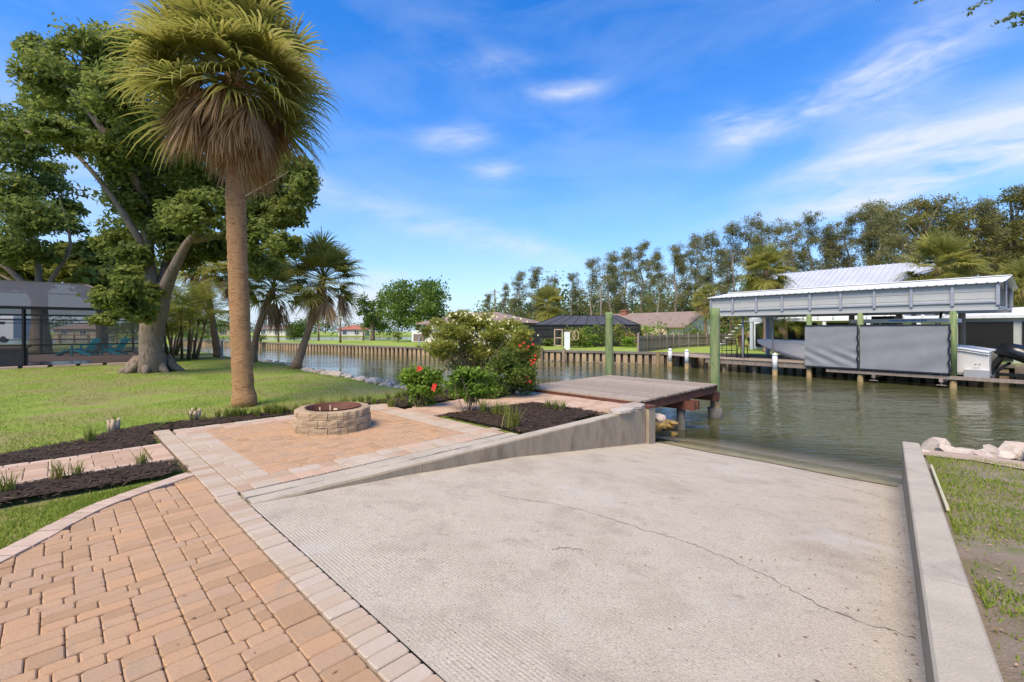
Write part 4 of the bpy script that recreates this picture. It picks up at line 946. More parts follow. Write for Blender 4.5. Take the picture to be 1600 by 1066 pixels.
for u0 in (10.85, 12.75):
    link('cross_beam', MB().prism([UV(u0,DV0-(.25 if u0 < 12 else .02)), UV(u0+.09,DV0-(.25 if u0 < 12 else .02)), UV(u0+.09,DV1+.15), UV(u0,DV1+.15)], DZ-.46, DZ-.25).mesh('cross_beam'), REDW, dock)
    link('cross_beam', MB().prism([UV(u0+.23,DV0-(.25 if u0 < 12 else .02)), UV(u0+.32,DV0-(.25 if u0 < 12 else .02)), UV(u0+.32,DV1+.15), UV(u0+.23,DV1+.15)], DZ-.46, DZ-.25).mesh('cross_beam'), REDW, dock)
for u0, v0 in ((11.01,5.05),(11.01,8.0)): link('post', MB().tube([UV(u0,v0,-1.9), UV(u0,v0,DZ-.24)], .105, 12, .03).mesh('post', True), GREYP, dock)
def gpile(u, v, top, lb, r=.13, collar=True):
    b = UV(u, v, WZ); root = thing('mooring_pile', lb, 'pile', b)
    link('shaft', MB().tube([UV(u,v,-.30+.02*k) if k == 0 else UV(u,v,-.3+(top+.3)*k/12) for k in range(13)], [r*(1+.02*(k%2)) for k in range(13)], 14, .025).mesh('shaft', True), GPILE, root)
    link('foot', MB().tube([UV(u,v,-1.9), UV(u,v,-.28)], r*.96, 14, .03).mesh('foot', True), RUSTP, root)
    if collar: link('collar', MB().tube([UV(u,v,-1.9), UV(u,v,-.86), UV(u,v,-.60)], [r*1.35,r*1.4,r*1.5], 14, .02).mesh('collar', True), GREYP, root)
gpile(13.12, 5.03, 2.2, 'tall green mooring pile at the right corner of the near dock')
gpile(12.99, 8.42, 2.17, 'slimmer looking green mooring pile at the back corner of the near dock', .125)
# ------------------------------------------------------------------ rocks
def rock(p, r, lb, group=None, m=ROCK, flat=.65, name='rock'):
    rnd = random.Random(int(p.x*1000+p.y*77)); import bmesh
    bm = bmesh.new(); bmesh.ops.create_icosphere(bm, subdivisions=2, radius=1)
    ax = [Vector((rnd.gauss(0,1), rnd.gauss(0,1), rnd.gauss(0,1))).normalized() for _ in range(13)]; cut = [rnd.uniform(.42,.85) for _ in ax]
    for v in bm.verts:
        for a, c in zip(ax, cut):
            k = v.co.dot(a)
            if k > c: v.co -= a*(k-c)*.93
        v.co += Vector((rnd.uniform(-.03,.03), rnd.uniform(-.03,.03), rnd.uniform(-.03,.03)))
    me = bpy.data.meshes.new('rock'); bm.to_mesh(me); bm.free()
    o = link(name, me, m); o.location = p; o.scale = (r*rnd.uniform(.9,1.3), r*rnd.uniform(.8,1.1), r*flat*rnd.uniform(.85,1.2)); o.rotation_euler = (rnd.uniform(-.3,.3), rnd.uniform(-.3,.3), rnd.uniform(0,6.28)); return tag(o, lb, 'rock', group)
for px, py, r, lb in ((1470,694,.30,'large white rock at the ramp wall end, highest of the right bank'), (1456,708,.22,'brown tinged rock beside the ramp wall end'), (1490,700,.22,'white rock leaning right of the highest one'), (1502,713,.14,'small tan rock between two white rocks on the right bank'),
                      (1523,703,.25,'rounded pale rock in the middle of the right bank'), (1545,707,.20,'low pale rock with yellow stain on the right bank'), (1560,700,.20,'flat topped pale rock behind the stained one'), (1605,704,.36,'biggest tan rock at the right frame edge'), (1580,705,.2,'small rock left of the biggest tan rock'), (1650,715,.35,'pale rock past the right frame edge')):
    rock(G(px, py+12, -.33)+Vector((0,.1,.02)), r, lb)
for i in range(88):
    v = 9.4+i*.235+random.uniform(-.1,.1)
    for k in range(1 if v > 24 else 2):
        u = shore_u(v)+.12+k*.42+random.uniform(-.1,.2); rock(UV(u, v, -.05-.28*k-random.uniform(0,.08)), random.uniform(.16,.30), 'pale pinkish bank rock in the riprap edge behind the lawn', 'riprap rocks along the left bank')
for i in range(16):
    u, v = 8.95+random.uniform(0,.95), 4.5+random.uniform(0,.6); z = -.22-.5*(u-8.95)/.95+random.uniform(-.14,.12)
    rock(UV(u, v, z), random.uniform(.10,.2), 'rock wedged in the heap under the dock corner', 'rock heap under the dock', ROCKY if (z < -.42 or u > 9.3) else ROCK)
for i in range(12): rock(UV(8.9+random.uniform(0,1.1), 5.2+random.uniform(0,3.2), -.55+random.uniform(-.25,.2)), random.uniform(.15,.25), 'shaded rock on the bank beneath the dock planks', 'shaded rocks beneath the dock', ROCK)
struct('bank_slope', MB().prism([UV(8.5,4.8), UV(9.0,4.8), UV(9.0,9.4), UV(8.5,9.4)], -1.6, -.35), DIRT)
struct('bank_fill', MB().prism([UV(6.9,8.7), UV(8.66,8.95), UV(8.66,9.4), UV(7.6,10.2), UV(6.9,10.2)], -1.6, -.06), DIRT)
p0, p1 = G(1455,732,-.14), G(1481,799,.0); p0.z = rl_z(p0)+.03; p1.z = rl_z(p1)+.03
tag(MB().tube([p0, p1], .014, 8).build('plastic_pipe', YELLOWP), 'pale yellow plastic pipe lying in the grass by the wall', 'pipe')
# ------------------------------------------------------------------ far bank
FZ = -.1
Wd = Vector((.619,-.786)); Nd = Vector((.786,.619)); P1 = Vector((15.2,23.3))
def B(t, w, z=0): q = P1+Wd*t+Nd*w; return Vector((q.x, q.y, z))      # boathouse frame: t along the bank to the right, w away from the water
BN = [(-60,79),(-35,61),(-9.7,43),(2.07,36.7),(16,30.3)]; BE = [B(2,5.1).to_2d(), B(26,5.1).to_2d()]
far_front = [Vector(p) for p in BN]+BE
back = [(220,10),(260,160),(60,170),(22,130),(0,88),(-21,77),(-45,70),(-62,82)]
struct('far_bank_lawn', MB().prism([tuple(p) for p in far_front]+back, -2.0, FZ), LAWNF)
def seawall(pts, label, sp, w, m, name='panel', round_=False, capw=.35, rec=.12):
    root = thing('seawall', label, 'seawall', (pts[0][0], pts[0][1], WZ))
    for a, b in zip(pts, pts[1:]):
        a = Vector(a); b = Vector(b); d = (b-a).normalized(); n = Vector((d.y, -d.x)); n = n if n.y < 0 else -n; L_ = (b-a).length
        q = a+n*.03; r = b+n*.03; link('recess', MB().bar((q.x,q.y,-1.0), (r.x,r.y,-1.0), .05, 1.5).mesh('recess'), SWD, root)
        q = a+n*.12; r = b+n*.12; link('cap', MB().bar((q.x,q.y,FZ+.0), (r.x,r.y,FZ+.0), capw, .16).mesh('cap'), SWC, root)
        k = sp/2
        while k < L_:
            c = a+d*k+n*(rec+.02); ang = math.atan2(d.y, d.x)
            if round_: mb = MB().tube([(c.x,c.y,-1.8), (c.x,c.y,FZ-.08)], w/2*random.uniform(.9,1.1), 8, .03)
            else: mb = MB().box((c.x, c.y, -.99), (w, .16, 1.6), ang)
            link(name, mb.mesh(name), m, root); k += sp
seawall([(-58,77.5),(-35,61),(-9.7,43)], 'long timber pile seawall along the far grassy point', .62, .34, SWP, 'pile', True)
seawall([(-9.7,43),(2.07,36.7),(9.6,33.25)], 'ribbed tan seawall below the lawns of the far houses', .52, .32, SWP)
seawall([(9.6,33.25),(16,30.3),tuple(BE[0])], 'shaded seawall under the far wooden dock', .52, .3, SWPL)
seawall([tuple(BE[0]),tuple(BE[1])], 'dark seawall behind the lifted boat', .52, .3, SWPL)
for px, d, lb in ((846,36.0,'short grey post in front of the ribbed seawall, left one'), (881,34.8,'thin dark post in front of the ribbed seawall, below the white hose reel')):
    b = D(px, 560, d); tag(MB().tube([(b.x,b.y,-1.7), (b.x,b.y,.15)], .14, 8, .05).build('mooring_post', SWPL), lb, 'post')
for i in range(14):
    x = 2.6+i*.5; y = 36.55-(x-2)*.455-.45; rock(Vector((x, y, WZ-.02)), .2, 'dark wet rock at the foot of the ribbed seawall', 'rocks along the far seawall foot', GREYP)
# far wooden dock
fd = thing('far_dock', 'grey wooden dock with white topped posts across the canal', 'dock', B(-5,1,-.1))
t = -9.2
while t < -.3:
    w0 = max(0, (-t-5.6)*.35); mb = MB().prism([B(t,w0), B(t+.14,w0), B(t+.14,w0+2.2), B(t,w0+2.2)], -.15, -.10); link('plank', mb.mesh('plank'), PLANK, fd); t += .15
for w0 in (.05, 2.0): link('beam', MB().prism([B(-5.6,w0), B(0,w0), B(0,w0+.06), B(-5.6,w0+.06)], -.42, -.152).mesh('beam'), FENCE, fd)
for t, w in ((-4.6,.4),(-2.9,.5),(-7.2,1.1),(-6,.9)): link('dark_post', MB().tube([B(t,w,-1.8), B(t,w,-.16)], .11, 8).mesh('dark_post'), SWPL, fd)
for t, w, lb in ((-8.6,1.0,'leftmost'), (-7.0,.35,'second'), (-4.75,-.18,'third'), (-1.55,-.18,'rightmost')):
    b = B(t, w, WZ); root = thing('white_post', lb+' white topped post of the far dock', 'post', b)
    link('shaft', MB().tube([B(t,w,-.55), B(t,w,.22)], .125, 10).mesh('shaft', True), WHITEW, root); link('foot', MB().tube([B(t,w,-1.8), B(t,w,-.55)], .125, 10).mesh('foot', True), RUSTP, root); link('cap', MB().tube([B(t,w,.22), B(t,w,.27), B(t,w,.33)], [.15,.13,.03], 10).mesh('cap', True), WHITE, root)
b = D(1028,575,30.5); tag(MB().tube([(b.x,b.y,-1.7), (b.x,b.y,.1)], .14, 8, .04).build('mooring_post', RUSTP), 'bare brown post left of the far dock', 'post')
# ------------------------------------------------------------------ boathouse
bh = thing('boathouse', 'long open boathouse with grey sided fascia and white metal roof', 'boathouse', B(1,2.45,WZ))
T0, T1, BWD = -5.17, 6.65, 4.9; ZE, ZP, ZR = 2.48, 3.44, 3.87
for side, w in (('front', 0), ('back', BWD)):
    for i in range(3):
        z0 = ZE+.06+i*.30; link('siding_panel', MB().prism([B(T0,w-.03), B(T1,w-.03), B(T1,w+.03), B(T0,w+.03)], z0, z0+.285).mesh('siding_panel'), PANEL, bh)
    link('lower_trim', MB().prism([B(T0,w-.06), B(T1,w-.06), B(T1,w+.06), B(T0,w+.06)], ZE-.10, ZE+.05).mesh('lower_trim'), PANEL, bh)
    link('rail', MB().prism([B(T0,w-.10), B(T1,w-.10), B(T1,w-.035), B(T0,w-.035)], ZE+.20, ZE+.27).mesh('rail'), STEELG, bh)
    link('top_rail', MB().prism([B(T0,w-.07), B(T1,w-.07), B(T1,w+.07), B(T0,w+.07)], ZP-.02, ZP+.04).mesh('top_rail'), STEELG, bh)
    n = 9
    for k in range(n+1):
        t = T0+(T1-T0)*k/n; link('stud', MB().prism([B(t-.05,w-.13), B(t+.05,w-.13), B(t+.05,w-.032), B(t-.05,w-.032)], ZE+.1, ZP-.03).mesh('stud'), STEELG, bh)
for sgn, (wa, wb) in ((0, (-.22, BWD/2)), (1, (BWD+.22, BWD/2))):
    t = T0-.15; k = 0
    while t < T1+.15:
        t2 = min(t+.30, T1+.2); za = ZP+.02; V = [B(t,wa,za), B(t2-.05,wa,za), B(t2-.05,wb,ZR), B(t,wb,ZR), B(t2-.05,wa,za+.035), B(t2,wa,za+.035), B(t2,wb,ZR+.035), B(t2-.05,wb,ZR+.035)]
        V2 = [q+Vector((0,0,.03)) for q in V[:4]]
        mb = MB().add(V[:4]+V2, [(0,1,2,3),(7,6,5,4),(0,4,5,1)]).add(V[4:]+[V[1],V[2]], [(0,1,2,3),(0,3,5,4)]); link('roof_sheet', mb.mesh('roof_sheet'), ROOFW, bh); t = t2
link('ridge_cap', MB().bar(B(T0-.15,BWD/2,ZR+.05), B(T1+.2,BWD/2,ZR+.05), .4, .03).mesh('ridge_cap'), ROOFW, bh)
for t in (T0, T1):
    link('gable_truss', MB().bar(B(t,0,ZE+.02), B(t,BWD,ZE+.02), .06, .1).bar(B(t,0,ZP), B(t,BWD/2,ZR-.05), .06, .1).bar(B(t,BWD,ZP), B(t,BWD/2,ZR-.05), .06, .1).bar(B(t,BWD/2,ZE), B(t,BWD/2,ZR-.05), .06, .08).mesh('gable_truss'), STEELG, bh)
for k in range(1, 6): t = T0+(T1-T0)*k/6; link('truss', MB().bar(B(t,0,ZE), B(t,BWD,ZE), .05, .1).bar(B(t,0,ZP), B(t,BWD/2,ZR-.05), .05, .08).bar(B(t,BWD,ZP), B(t,BWD/2,ZR-.05), .05, .08).mesh('truss'), STEELG, bh)
PT = [0, 2.15, 5.35]
for t in PT:
    link('pile', MB().tube([B(t,.03,-.35), B(t,.03,ZE-.1)], .12, 12, .03).mesh('pile', True), GPILE, bh); link('pile_foot', MB().tube([B(t,.03,-1.9), B(t,.03,-.36)], .12, 12, .03).mesh('pile_foot', True), RUSTP, bh)
for t in (-4.0, .5, 2.6, 5.0): link('back_pile', MB().tube([B(t,BWD,-1.9), B(t,BWD,ZE-.1)], .14, 10, .03).mesh('back_pile', True), SWPL if t > 0 else STEELG, bh)
for t, w in ((-3.6,.6), (-2.3,1.4)): link('steel_post', MB().tube([B(t,w,-.1), B(t,w,ZE-.1)], .055, 8).mesh('steel_post', True), STEELG, bh)
link('bracket', MB().bar(B(-2.7,1.4,ZE-.16), B(-1.9,1.4,ZE-.16), .1, .1).mesh('bracket'), STEELG, bh)
def curtain(t0, t1, lb, folds, seed):
    n, m_ = 60, 40; V = []; F = []; rnd = random.Random(seed)
    for j in range(m_+1):
        for i in range(n+1):
            a, b = i/n, j/m_; z = 1.78-2.02*b-.03*math.sin(a*3.1)*b
            fo = .0
            for (ca, cb, k, amp) in folds: fo += amp*math.sin((b*cb-a*ca)*k)*math.exp(-((b-.85)/.28)**2)
            fo += .004*math.sin(b*23+a*5)+.006*math.sin(a*17+2*b)
            V.append(B(t0+(t1-t0)*a, -.19+fo*.9, z))
    for j in range(m_):
        for i in range(n): F.append((j*(n+1)+i, j*(n+1)+i+1, (j+1)*(n+1)+i+1, (j+1)*(n+1)+i))
    root = thing('boat_curtain', lb, 'curtain', B((t0+t1)/2,-.2,-.3)); link('fabric', mesh('fabric', V, F, smooth=True), TARP, root)
    link('top_rope', MB().bar(B(t0,-.2,1.80), B(t1,-.2,1.80), .04, .05).mesh('top_rope'), DARKTRIM, root); link('bottom_pole', MB().bar(B(t0,-.2,-.26), B(t1,-.2,-.26), .06, .06).mesh('bottom_pole'), DARKTRIM, root)
    mb = MB()
    for i in range(14): z0 = 1.75-2.0*i/14; mb.bar(B(t1-.03,-.25,z0), B(t1-.03+.05*math.sin(i*1.7),-.25,z0-2.0/14), .04, .05, up=(1,0,0))
    link('lacing', mb.mesh('lacing'), DARKTRIM, root)
curtain(-.12, 2.15, 'short wrinkled grey tarp curtain hanging under the boathouse, left one', [(1.6,2.6,9,.022),(1.0,2.2,15,.012)], 1)
curtain(2.19, 5.3, 'long smooth grey tarp curtain hanging under the boathouse, right one', [(-.7,1.6,7,.022),(-1.5,.6,12,.012)], 2)
# lift cradle
lf = thing('boat_lift', 'brown steel boat lift beams under the tarp curtains', 'boat lift', B(3,1,-.6))
link('beam', MB().bar(B(.8,-.1,-.42), B(7.6,-.1,-.42), .1, .14).mesh('beam'), FENCE, lf); link('beam', MB().bar(B(.8,3.6,-.42), B(7.6,3.6,-.42), .1, .14).mesh('beam'), FENCE, lf)
for t in (2.7, 5.0): link('cross_beam', MB().bar(B(t,-.2,-.56), B(t,4.2,-.56), .12, .14).mesh('cross_beam'), FENCE, lf); link('hanger', MB().bar(B(t,-.12,-.75), B(t,-.12,-.2), .05, .05, up=(1,0,0)).bar(B(t-.15,-.12,-.76), B(t+.15,-.12,-.76), .05, .03).mesh('hanger'), FENCE, lf)
# ------------------------------------------------------------------ the boat on the lift
bt = thing('motor_boat', 'white center console motor boat raised on the lift behind grey curtains', 'boat', B(1.6,2.4,-.3))
TB0, TB1 = -3.55, 6.3
SEC = []
for i in range(25):
    s = i/24; t = TB0+(TB1-TB0)*s; hb = 1.45*min(1, (s/.5))**.8 if s > 0 else .02; sh = .98-.16*min(1, s/.7)**1.2-(.18*max(0,(s-.9)/.1) if s > .9 else 0)
    ch = .80-1.10*min(1, s/.42)**.75; kl = .78-1.30*min(1, s/.30)**.85
    kl = min(kl, ch-.02); cb = hb*(.55+.33*min(1, s/.5)); SEC.append((t, hb, sh, ch, kl, cb))
V = []; F = []
for (t, hb, sh, ch, kl, cb) in SEC:
    V += [B(t,2.4-hb,sh), B(t,2.4-hb-.03,sh-.10), B(t,2.4-hb*.97,sh-.13), B(t,2.4-cb,ch), B(t,2.4,kl), B(t,2.4+cb,ch), B(t,2.4+hb*.97,sh-.13), B(t,2.4+hb+.03,sh-.10), B(t,2.4+hb,sh)]
for i in range(24):
    for k in range(8): F.append((i*9+k, i*9+k+1, (i+1)*9+k+1, (i+1)*9+k))
F.append(tuple(24*9+k for k in range(9)))
link('hull', mesh('hull', V, F), HULL, bt)
V = []; F = []
for (t, hb, sh, ch, kl, cb) in SEC: V += [B(t,2.4-hb,sh+.002), B(t,2.4,sh+.03), B(t,2.4+hb,sh+.002)]
for i in range(24): F += [(i*3, i*3+1, i*3+4, i*3+3), (i*3+1, i*3+2, i*3+5, i*3+4)]
link('deck', mesh('deck', V, F), WHITE, bt)
link('gunwale', MB().tube([B(t,2.4-hb-.02,sh) for (t, hb, sh, *_ ) in SEC[1:]], .05, 6).tube([B(t,2.4+hb+.02,sh) for (t, hb, sh, *_ ) in SEC[1:]], .05, 6).mesh('gunwale', True), WHITE, bt)
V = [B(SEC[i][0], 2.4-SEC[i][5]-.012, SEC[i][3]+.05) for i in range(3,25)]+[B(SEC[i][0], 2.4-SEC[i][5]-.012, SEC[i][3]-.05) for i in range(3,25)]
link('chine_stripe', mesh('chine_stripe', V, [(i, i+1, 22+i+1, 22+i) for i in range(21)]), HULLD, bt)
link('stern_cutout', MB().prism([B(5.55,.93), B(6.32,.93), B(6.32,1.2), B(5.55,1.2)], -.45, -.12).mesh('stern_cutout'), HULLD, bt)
for t, z in ((5.2,.28),(5.32,.28),(5.2,.06),(5.9,.12),(6.02,.12)): link('scupper', MB().box(B(t,.945,z), (.06,.05,.03), math.atan2(Wd.y,Wd.x)).mesh('scupper'), BLACK, bt)
tt = link('hard_top', MB().prism([B(1.6,1.25), B(5.0,1.25), B(5.2,1.5), B(5.2,3.3), B(5.0,3.55), B(1.6,3.55), B(1.3,3.2), B(1.3,1.6)], 1.93, 2.10).mesh('hard_top'), WHITE, bt)
for i in range(12): link('blue_letter', MB().box(B(3.0+i*.115,1.243,2.015), (.085,.012,.085 if i % 3 else .06), math.atan2(Wd.y,Wd.x)).mesh('blue_letter'), BLUEP, tt)
for t, w in ((2.2,1.7),(2.2,3.1),(4.4,1.7),(4.4,3.1)): link('top_leg', MB().tube([B(t,w,.7), B(t,w,1.93)], .035, 6).mesh('top_leg'), WHITE, bt)
link('console', MB().prism([B(2.6,1.9), B(3.6,1.9), B(3.6,2.9), B(2.6,2.9)], .6, 1.5).mesh('console'), WHITE, bt)
link('radar_cover', MB().prism([B(2.1,2), B(3.0,2), B(3.0,2.9), B(2.1,2.9)], 2.11, 2.26).mesh('radar_cover'), BLACK, bt)
link('rod_holder', MB().tube([B(3.0,1.5,2.1), B(2.9,1.5,2.9)], .012, 5).tube([B(4.6,2.3,2.1), B(4.65,2.3,2.4)], .05, 6).mesh('rod_holder'), BLACK, bt)
for k, w in enumerate((1.75, 2.45, 3.1)):
    o = link('outboard_motor', MB().mesh('outboard_motor') if False else MB().tube([B(6.45,w,.55), B(6.6,w,.75), B(7.1,w,.62), B(7.6,w,.28), B(7.9,w,.02)], [.12,.30,.33,.24,.10], 10).mesh('outboard_motor', True), BLACKG, bt)
    link('motor_bracket', MB().bar(B(6.2,w,-.25), B(6.55,w,.45), .28, .16).bar(B(6.3,w,-.3), B(6.75,w,.15), .12, .1).bar(B(7.7,w,-.05), B(7.62,w,-.3), .05, .16).mesh('motor_bracket'), BLACK, bt)
# ------------------------------------------------------------------ things on the far bank
def at_far(px, d, z=FZ): return Vector(((px-CX)/FPX*d, d, z))
def bar_chair(p, lb):
    root = thing('bar_stool', lb, 'stool', p)
    for dx in (-.18,.18):
        for dy in (-.18,.18): link('leg', MB().bar(p+Vector((dx*1.2,dy*1.2,0)), p+Vector((dx,dy,.72)), .04, .04, up=(1,0,0)).mesh('leg'), BLACK, root)
    link('seat', MB().box(p+Vector((0,0,.75)), (.42,.42,.06)).mesh('seat'), BROWNM, root); link('backrest', MB().box(p+Vector((.02,.2,1.1)), (.42,.05,.5)).mesh('backrest'), BROWNM, root)
p = B(-3.9, 1.2, -.1); bar_chair(p, 'tall bar stool with brown back on the far dock, behind the green pile')
p2 = B(-4.9, 1.6, -.1); r_ = thing('bar_table', 'thin legged high table on the far dock left of the stool', 'table', p2)
for dx in (-.3,.3):
    for dy in (-.3,.3): link('leg', MB().bar(p2+Vector((dx,dy,0)), p2+Vector((dx,dy,1.0)), .03, .03, up=(1,0,0)).mesh('leg'), BLACK, r_)
link('top', MB().box(p2+Vector((0,0,1.02)), (.7,.7,.03)).mesh('top'), BLACK, r_); link('shelf', MB().box(p2+Vector((0,0,.4)), (.62,.62,.03)).mesh('shelf'), BLACK, r_)
p3 = B(-2.0,2.6,-.1); tag(MB().tube([p3, p3+Vector((0,0,1.15))], .17, 10, .03).build('dark_bollard', SWPL), 'thick dark post standing on the far dock', 'post')
# fence
fpts = [at_far(997,33.4), at_far(1018,36), at_far(1060,42), at_far(1105,46), at_far(1150,50)]
fe = thing('wooden_fence', 'weathered grey board fence running back from the seawall', 'fence', fpts[0])
for a, b in zip(fpts, fpts[1:]):
    L_ = (b-a).length; n = max(1, int(L_/.16)); d = (b-a)/n; ang = math.atan2(d.y, d.x); mb = MB()
    for i in range(n): mb.cur = random.random()+.001; mb.box(a+d*(i+.5)+Vector((0,0,.62+random.uniform(-.02,.02))), (.15,.03,1.2), ang)
    o = link('boards', mb.mesh('boards'), FENCE, fe); o['kind'] = 'stuff'
    for i in range(0, n+1, 12): q = a+d*i; link('post', MB().box(q+Vector((0,0,.7))-Vector((0,.05,0)), (.13,.13,1.45), ang).mesh('post'), FENCE, fe)
    for z in (.3, 1.0): link('rail', MB().bar(a+Vector((0,-.06,z)), b+Vector((0,-.06,z)), .05, .1).mesh('rail'), FENCE, fe)
# hose reel by the seawall
p = at_far(884,38.5); r_ = thing('hose_stand', 'small white cabinet with tan hose rack on the far seawall', 'hose stand', p)
link('cabinet', MB().box(p+Vector((.1,0,.75)), (.45,.4,1.5)).mesh('cabinet'), WHITE, r_); link('rack', MB().bar(p+Vector((-.95,0,.3)), p+Vector((-.95,0,1.75)), .08, .08, up=(1,0,0)).bar(p+Vector((-.3,0,.3)), p+Vector((-.3,0,1.75)), .08, .08, up=(1,0,0)).bar(p+Vector((-.95,0,1.7)), p+Vector((-.3,0,1.7)), .08, .08).bar(p+Vector((-.95,0,1.0)), p+Vector((-.3,0,1.0)), .08, .08).bar(p+Vector((-.95,0,.35)), p+Vector((-.3,0,.35)), .08, .08).mesh('rack'), WOODS, r_)
for i in range(2): link('hose_loop', MB().tube([p+Vector((.55+.3*i+.25*math.cos(t), 0, 1.2+.4*math.sin(t))) for t in np.linspace(0,6.28,13)], .035, 6).mesh('hose_loop'), WOODS, r_)
def house(name, label, c, rz, lx, ly, wh, rh, wallm, roofm, gable=True, over=.5, wins=(), chim=None, z=FZ, doors=()):
    c = Vector((c[0], c[1], z)); root = thing(name, label, 'house', c); M = Matrix.Rotation(rz, 3, 'Z')
    def T(x, y, zz): return M @ Vector((x, y, 0))+c+Vector((0,0,zz))
    x, y = lx/2, ly/2
    V = [T(-x,-y,0),T(x,-y,0),T(x,y,0),T(-x,y,0),T(-x,-y,wh),T(x,-y,wh),T(x,y,wh),T(-x,y,wh)]; F = [(0,1,5,4),(1,2,6,5),(2,3,7,6),(3,0,4,7)]
    if gable: V += [T(-x,0,wh+rh*y/(y+over)), T(x,0,wh+rh*y/(y+over))]; F += [(5,6,9),(7,4,8)]
    link('wall', mesh('wall', V, F), wallm, root)
    X, Y, zb_ = x+over, y+over, wh-.05
    if gable: rp_ = [T(-X,-Y,zb_),T(X,-Y,zb_),T(X,0,wh+rh),T(-X,0,wh+rh),T(X,Y,zb_),T(-X,Y,zb_)]
    else: hx = max(0, x-y); rp_ = [T(-X,-Y,zb_),T(X,-Y,zb_),T(hx,0,wh+rh),T(-hx,0,wh+rh),T(X,Y,zb_),T(-X,Y,zb_)]
    lo = [q-Vector((0,0,.16)) for q in rp_]; mb = MB().add(rp_+lo, [(0,1,2,3),(3,2,4,5),(6,9,8,7),(9,11,10,8),(0,6,7,1),(5,4,10,11),(1,7,8,2),(2,8,10,4),(0,3,9,6),(3,5,11,9)]+([] if gable else [(1,4,2),(5,0,3)]))
    rf = link('roof', mb.mesh('roof'), roofm, root)
    if chim: link('chimney', MB().box(T(chim[0], chim[1], wh+rh*.75), (.9,.7,1.7), rz).box(T(chim[0], chim[1], wh+rh*.75+.9), (1.05,.85,.15), rz).mesh('chimney'), BRICK, rf)
    for (wx, wy, wz, ww, hh, side, gm) in wins:
        q = T(wx, wy, wz); a = rz if side == 'y' else rz+math.pi/2
        w = link('window', MB().box(q, (ww+.2,.10,hh+.2), a).mesh('window'), WHITE, root); link('pane', MB().box(q, (ww,.14,hh), a).mesh('pane'), gm, w); link('mullion', MB().box(q, (.06,.18,hh), a).box(q, (ww,.18,.06), a).mesh('mullion'), WHITE, w)
    return root, T
house('house', 'low tan house with brown shingle gable roof and brick chimney across the canal', at_far(1022,62).to_2d(), R(-52), 14, 8.5, 2.1, 1.9, CREAMW, SHING, True, .6,
      [(3.0,-4.28,1.25,1.5,1.3,'y',GLASSG),(7.03,-1.6,1.5,.6,.9,'x',GLASS),(7.03,2.0,1.3,.7,1.3,'x',GLASS),(-2,-4.28,1.25,1.5,1.1,'y',GLASS)], chim=(-4.6,-.4))
o = MB().prism([at_far(1000,57.0), at_far(1042,55.2), at_far(1042,56), at_far(1000,58)], FZ, 1.9).build('garden_wall', TANW); tag(o, 'plain tan wall of the low house behind yellow green plant', 'wall')
house('house', 'house with brown hip roof peeking over the cream blossom shrub', at_far(755,52).to_2d(), R(-25), 11, 7, 2.45, 1.2, CREAMW, SHING, False, .8, [(3.5,-3.53,1.3,1.6,1.5,'y',GLASS)])
# dark screened pool cage
def cage(label, A_, e1, e2, l1, l2, h, rh, inset, nf, ns, scr, rscr, z, name='pool_cage', ribs=True):
    A_ = Vector(A_); e1 = Vector(e1).normalized(); e2 = Vector(e2).normalized(); root = thing(name, label, 'pool cage', (A_.x, A_.y, z))
    def T(a, b, zz): q = A_+e1*a+e2*b; return Vector((q.x, q.y, z+zz))
    def post(a, b, hh=h): link('post', MB().bar(T(a,b,0), T(a,b,hh), .09, .09, up=(1,0,0)).mesh('post'), BLACK, root)
    cr = [(0,0),(l1,0),(l1,l2),(0,l2)]
    for (a0,b0),(a1,b1),n in ((cr[0],cr[1],nf),(cr[1],cr[2],ns),(cr[2],cr[3],nf),(cr[3],cr[0],ns)):
        for k in range(n): t = k/n; post(a0+(a1-a0)*t, b0+(b1-b0)*t)
        for zz, th in ((h,.12),(h*.80,.05),(.06,.1),(.95,.05)): link('rail', MB().bar(T(a0,b0,zz), T(a1,b1,zz), th, th).mesh('rail'), BLACK, root)
        link('screen', mesh('screen', [T(a0,b0,.05), T(a1,b1,.05), T(a1,b1,h), T(a0,b0,h)], [(0,1,2,3)]), scr, root)
    i = inset; top = [(i,i),(l1-i,i),(l1-i,l2-i),(i,l2-i)]; V = [T(a,b,h) for a,b in cr]+[T(a,b,h+rh) for a,b in top]
    for f in ((0,1,5,4),(1,2,6,5),(2,3,7,6),(3,0,4,7),(4,5,6,7)): link('roof_screen', mesh('roof_screen', [V[k] for k in f], [(0,1,2,3)]), rscr, root)
    mb = MB()
    for k in range(4): mb.bar(V[k], V[4+k], .08, .08); mb.bar(V[4+k], V[4+(k+1)%4], .08, .08)
    if ribs:
        for k in range(1, nf*2): t = k/(nf*2); mb.bar(V[0].lerp(V[1],t), V[4].lerp(V[5],t), .05, .06); mb.bar(V[4].lerp(V[5],t), V[7].lerp(V[6],t), .05, .06)
        for k in range(1, ns*2): t = k/(ns*2); mb.bar(V[1].lerp(V[2],t), V[5].lerp(V[6],t), .05, .06)
    link('roof_frame', mb.mesh('roof_frame'), BLACK if ribs is True else SWC, root); return root, T
A_ = at_far(832,47); cage('dark screened pool cage with ribbed mansard roof across the canal', (A_.x, A_.y), (1,-.06), (.25,1), 11.0, 6.5, 2.15, 1.05, 2.4, 4, 3, SCRD, SCRDR, FZ)
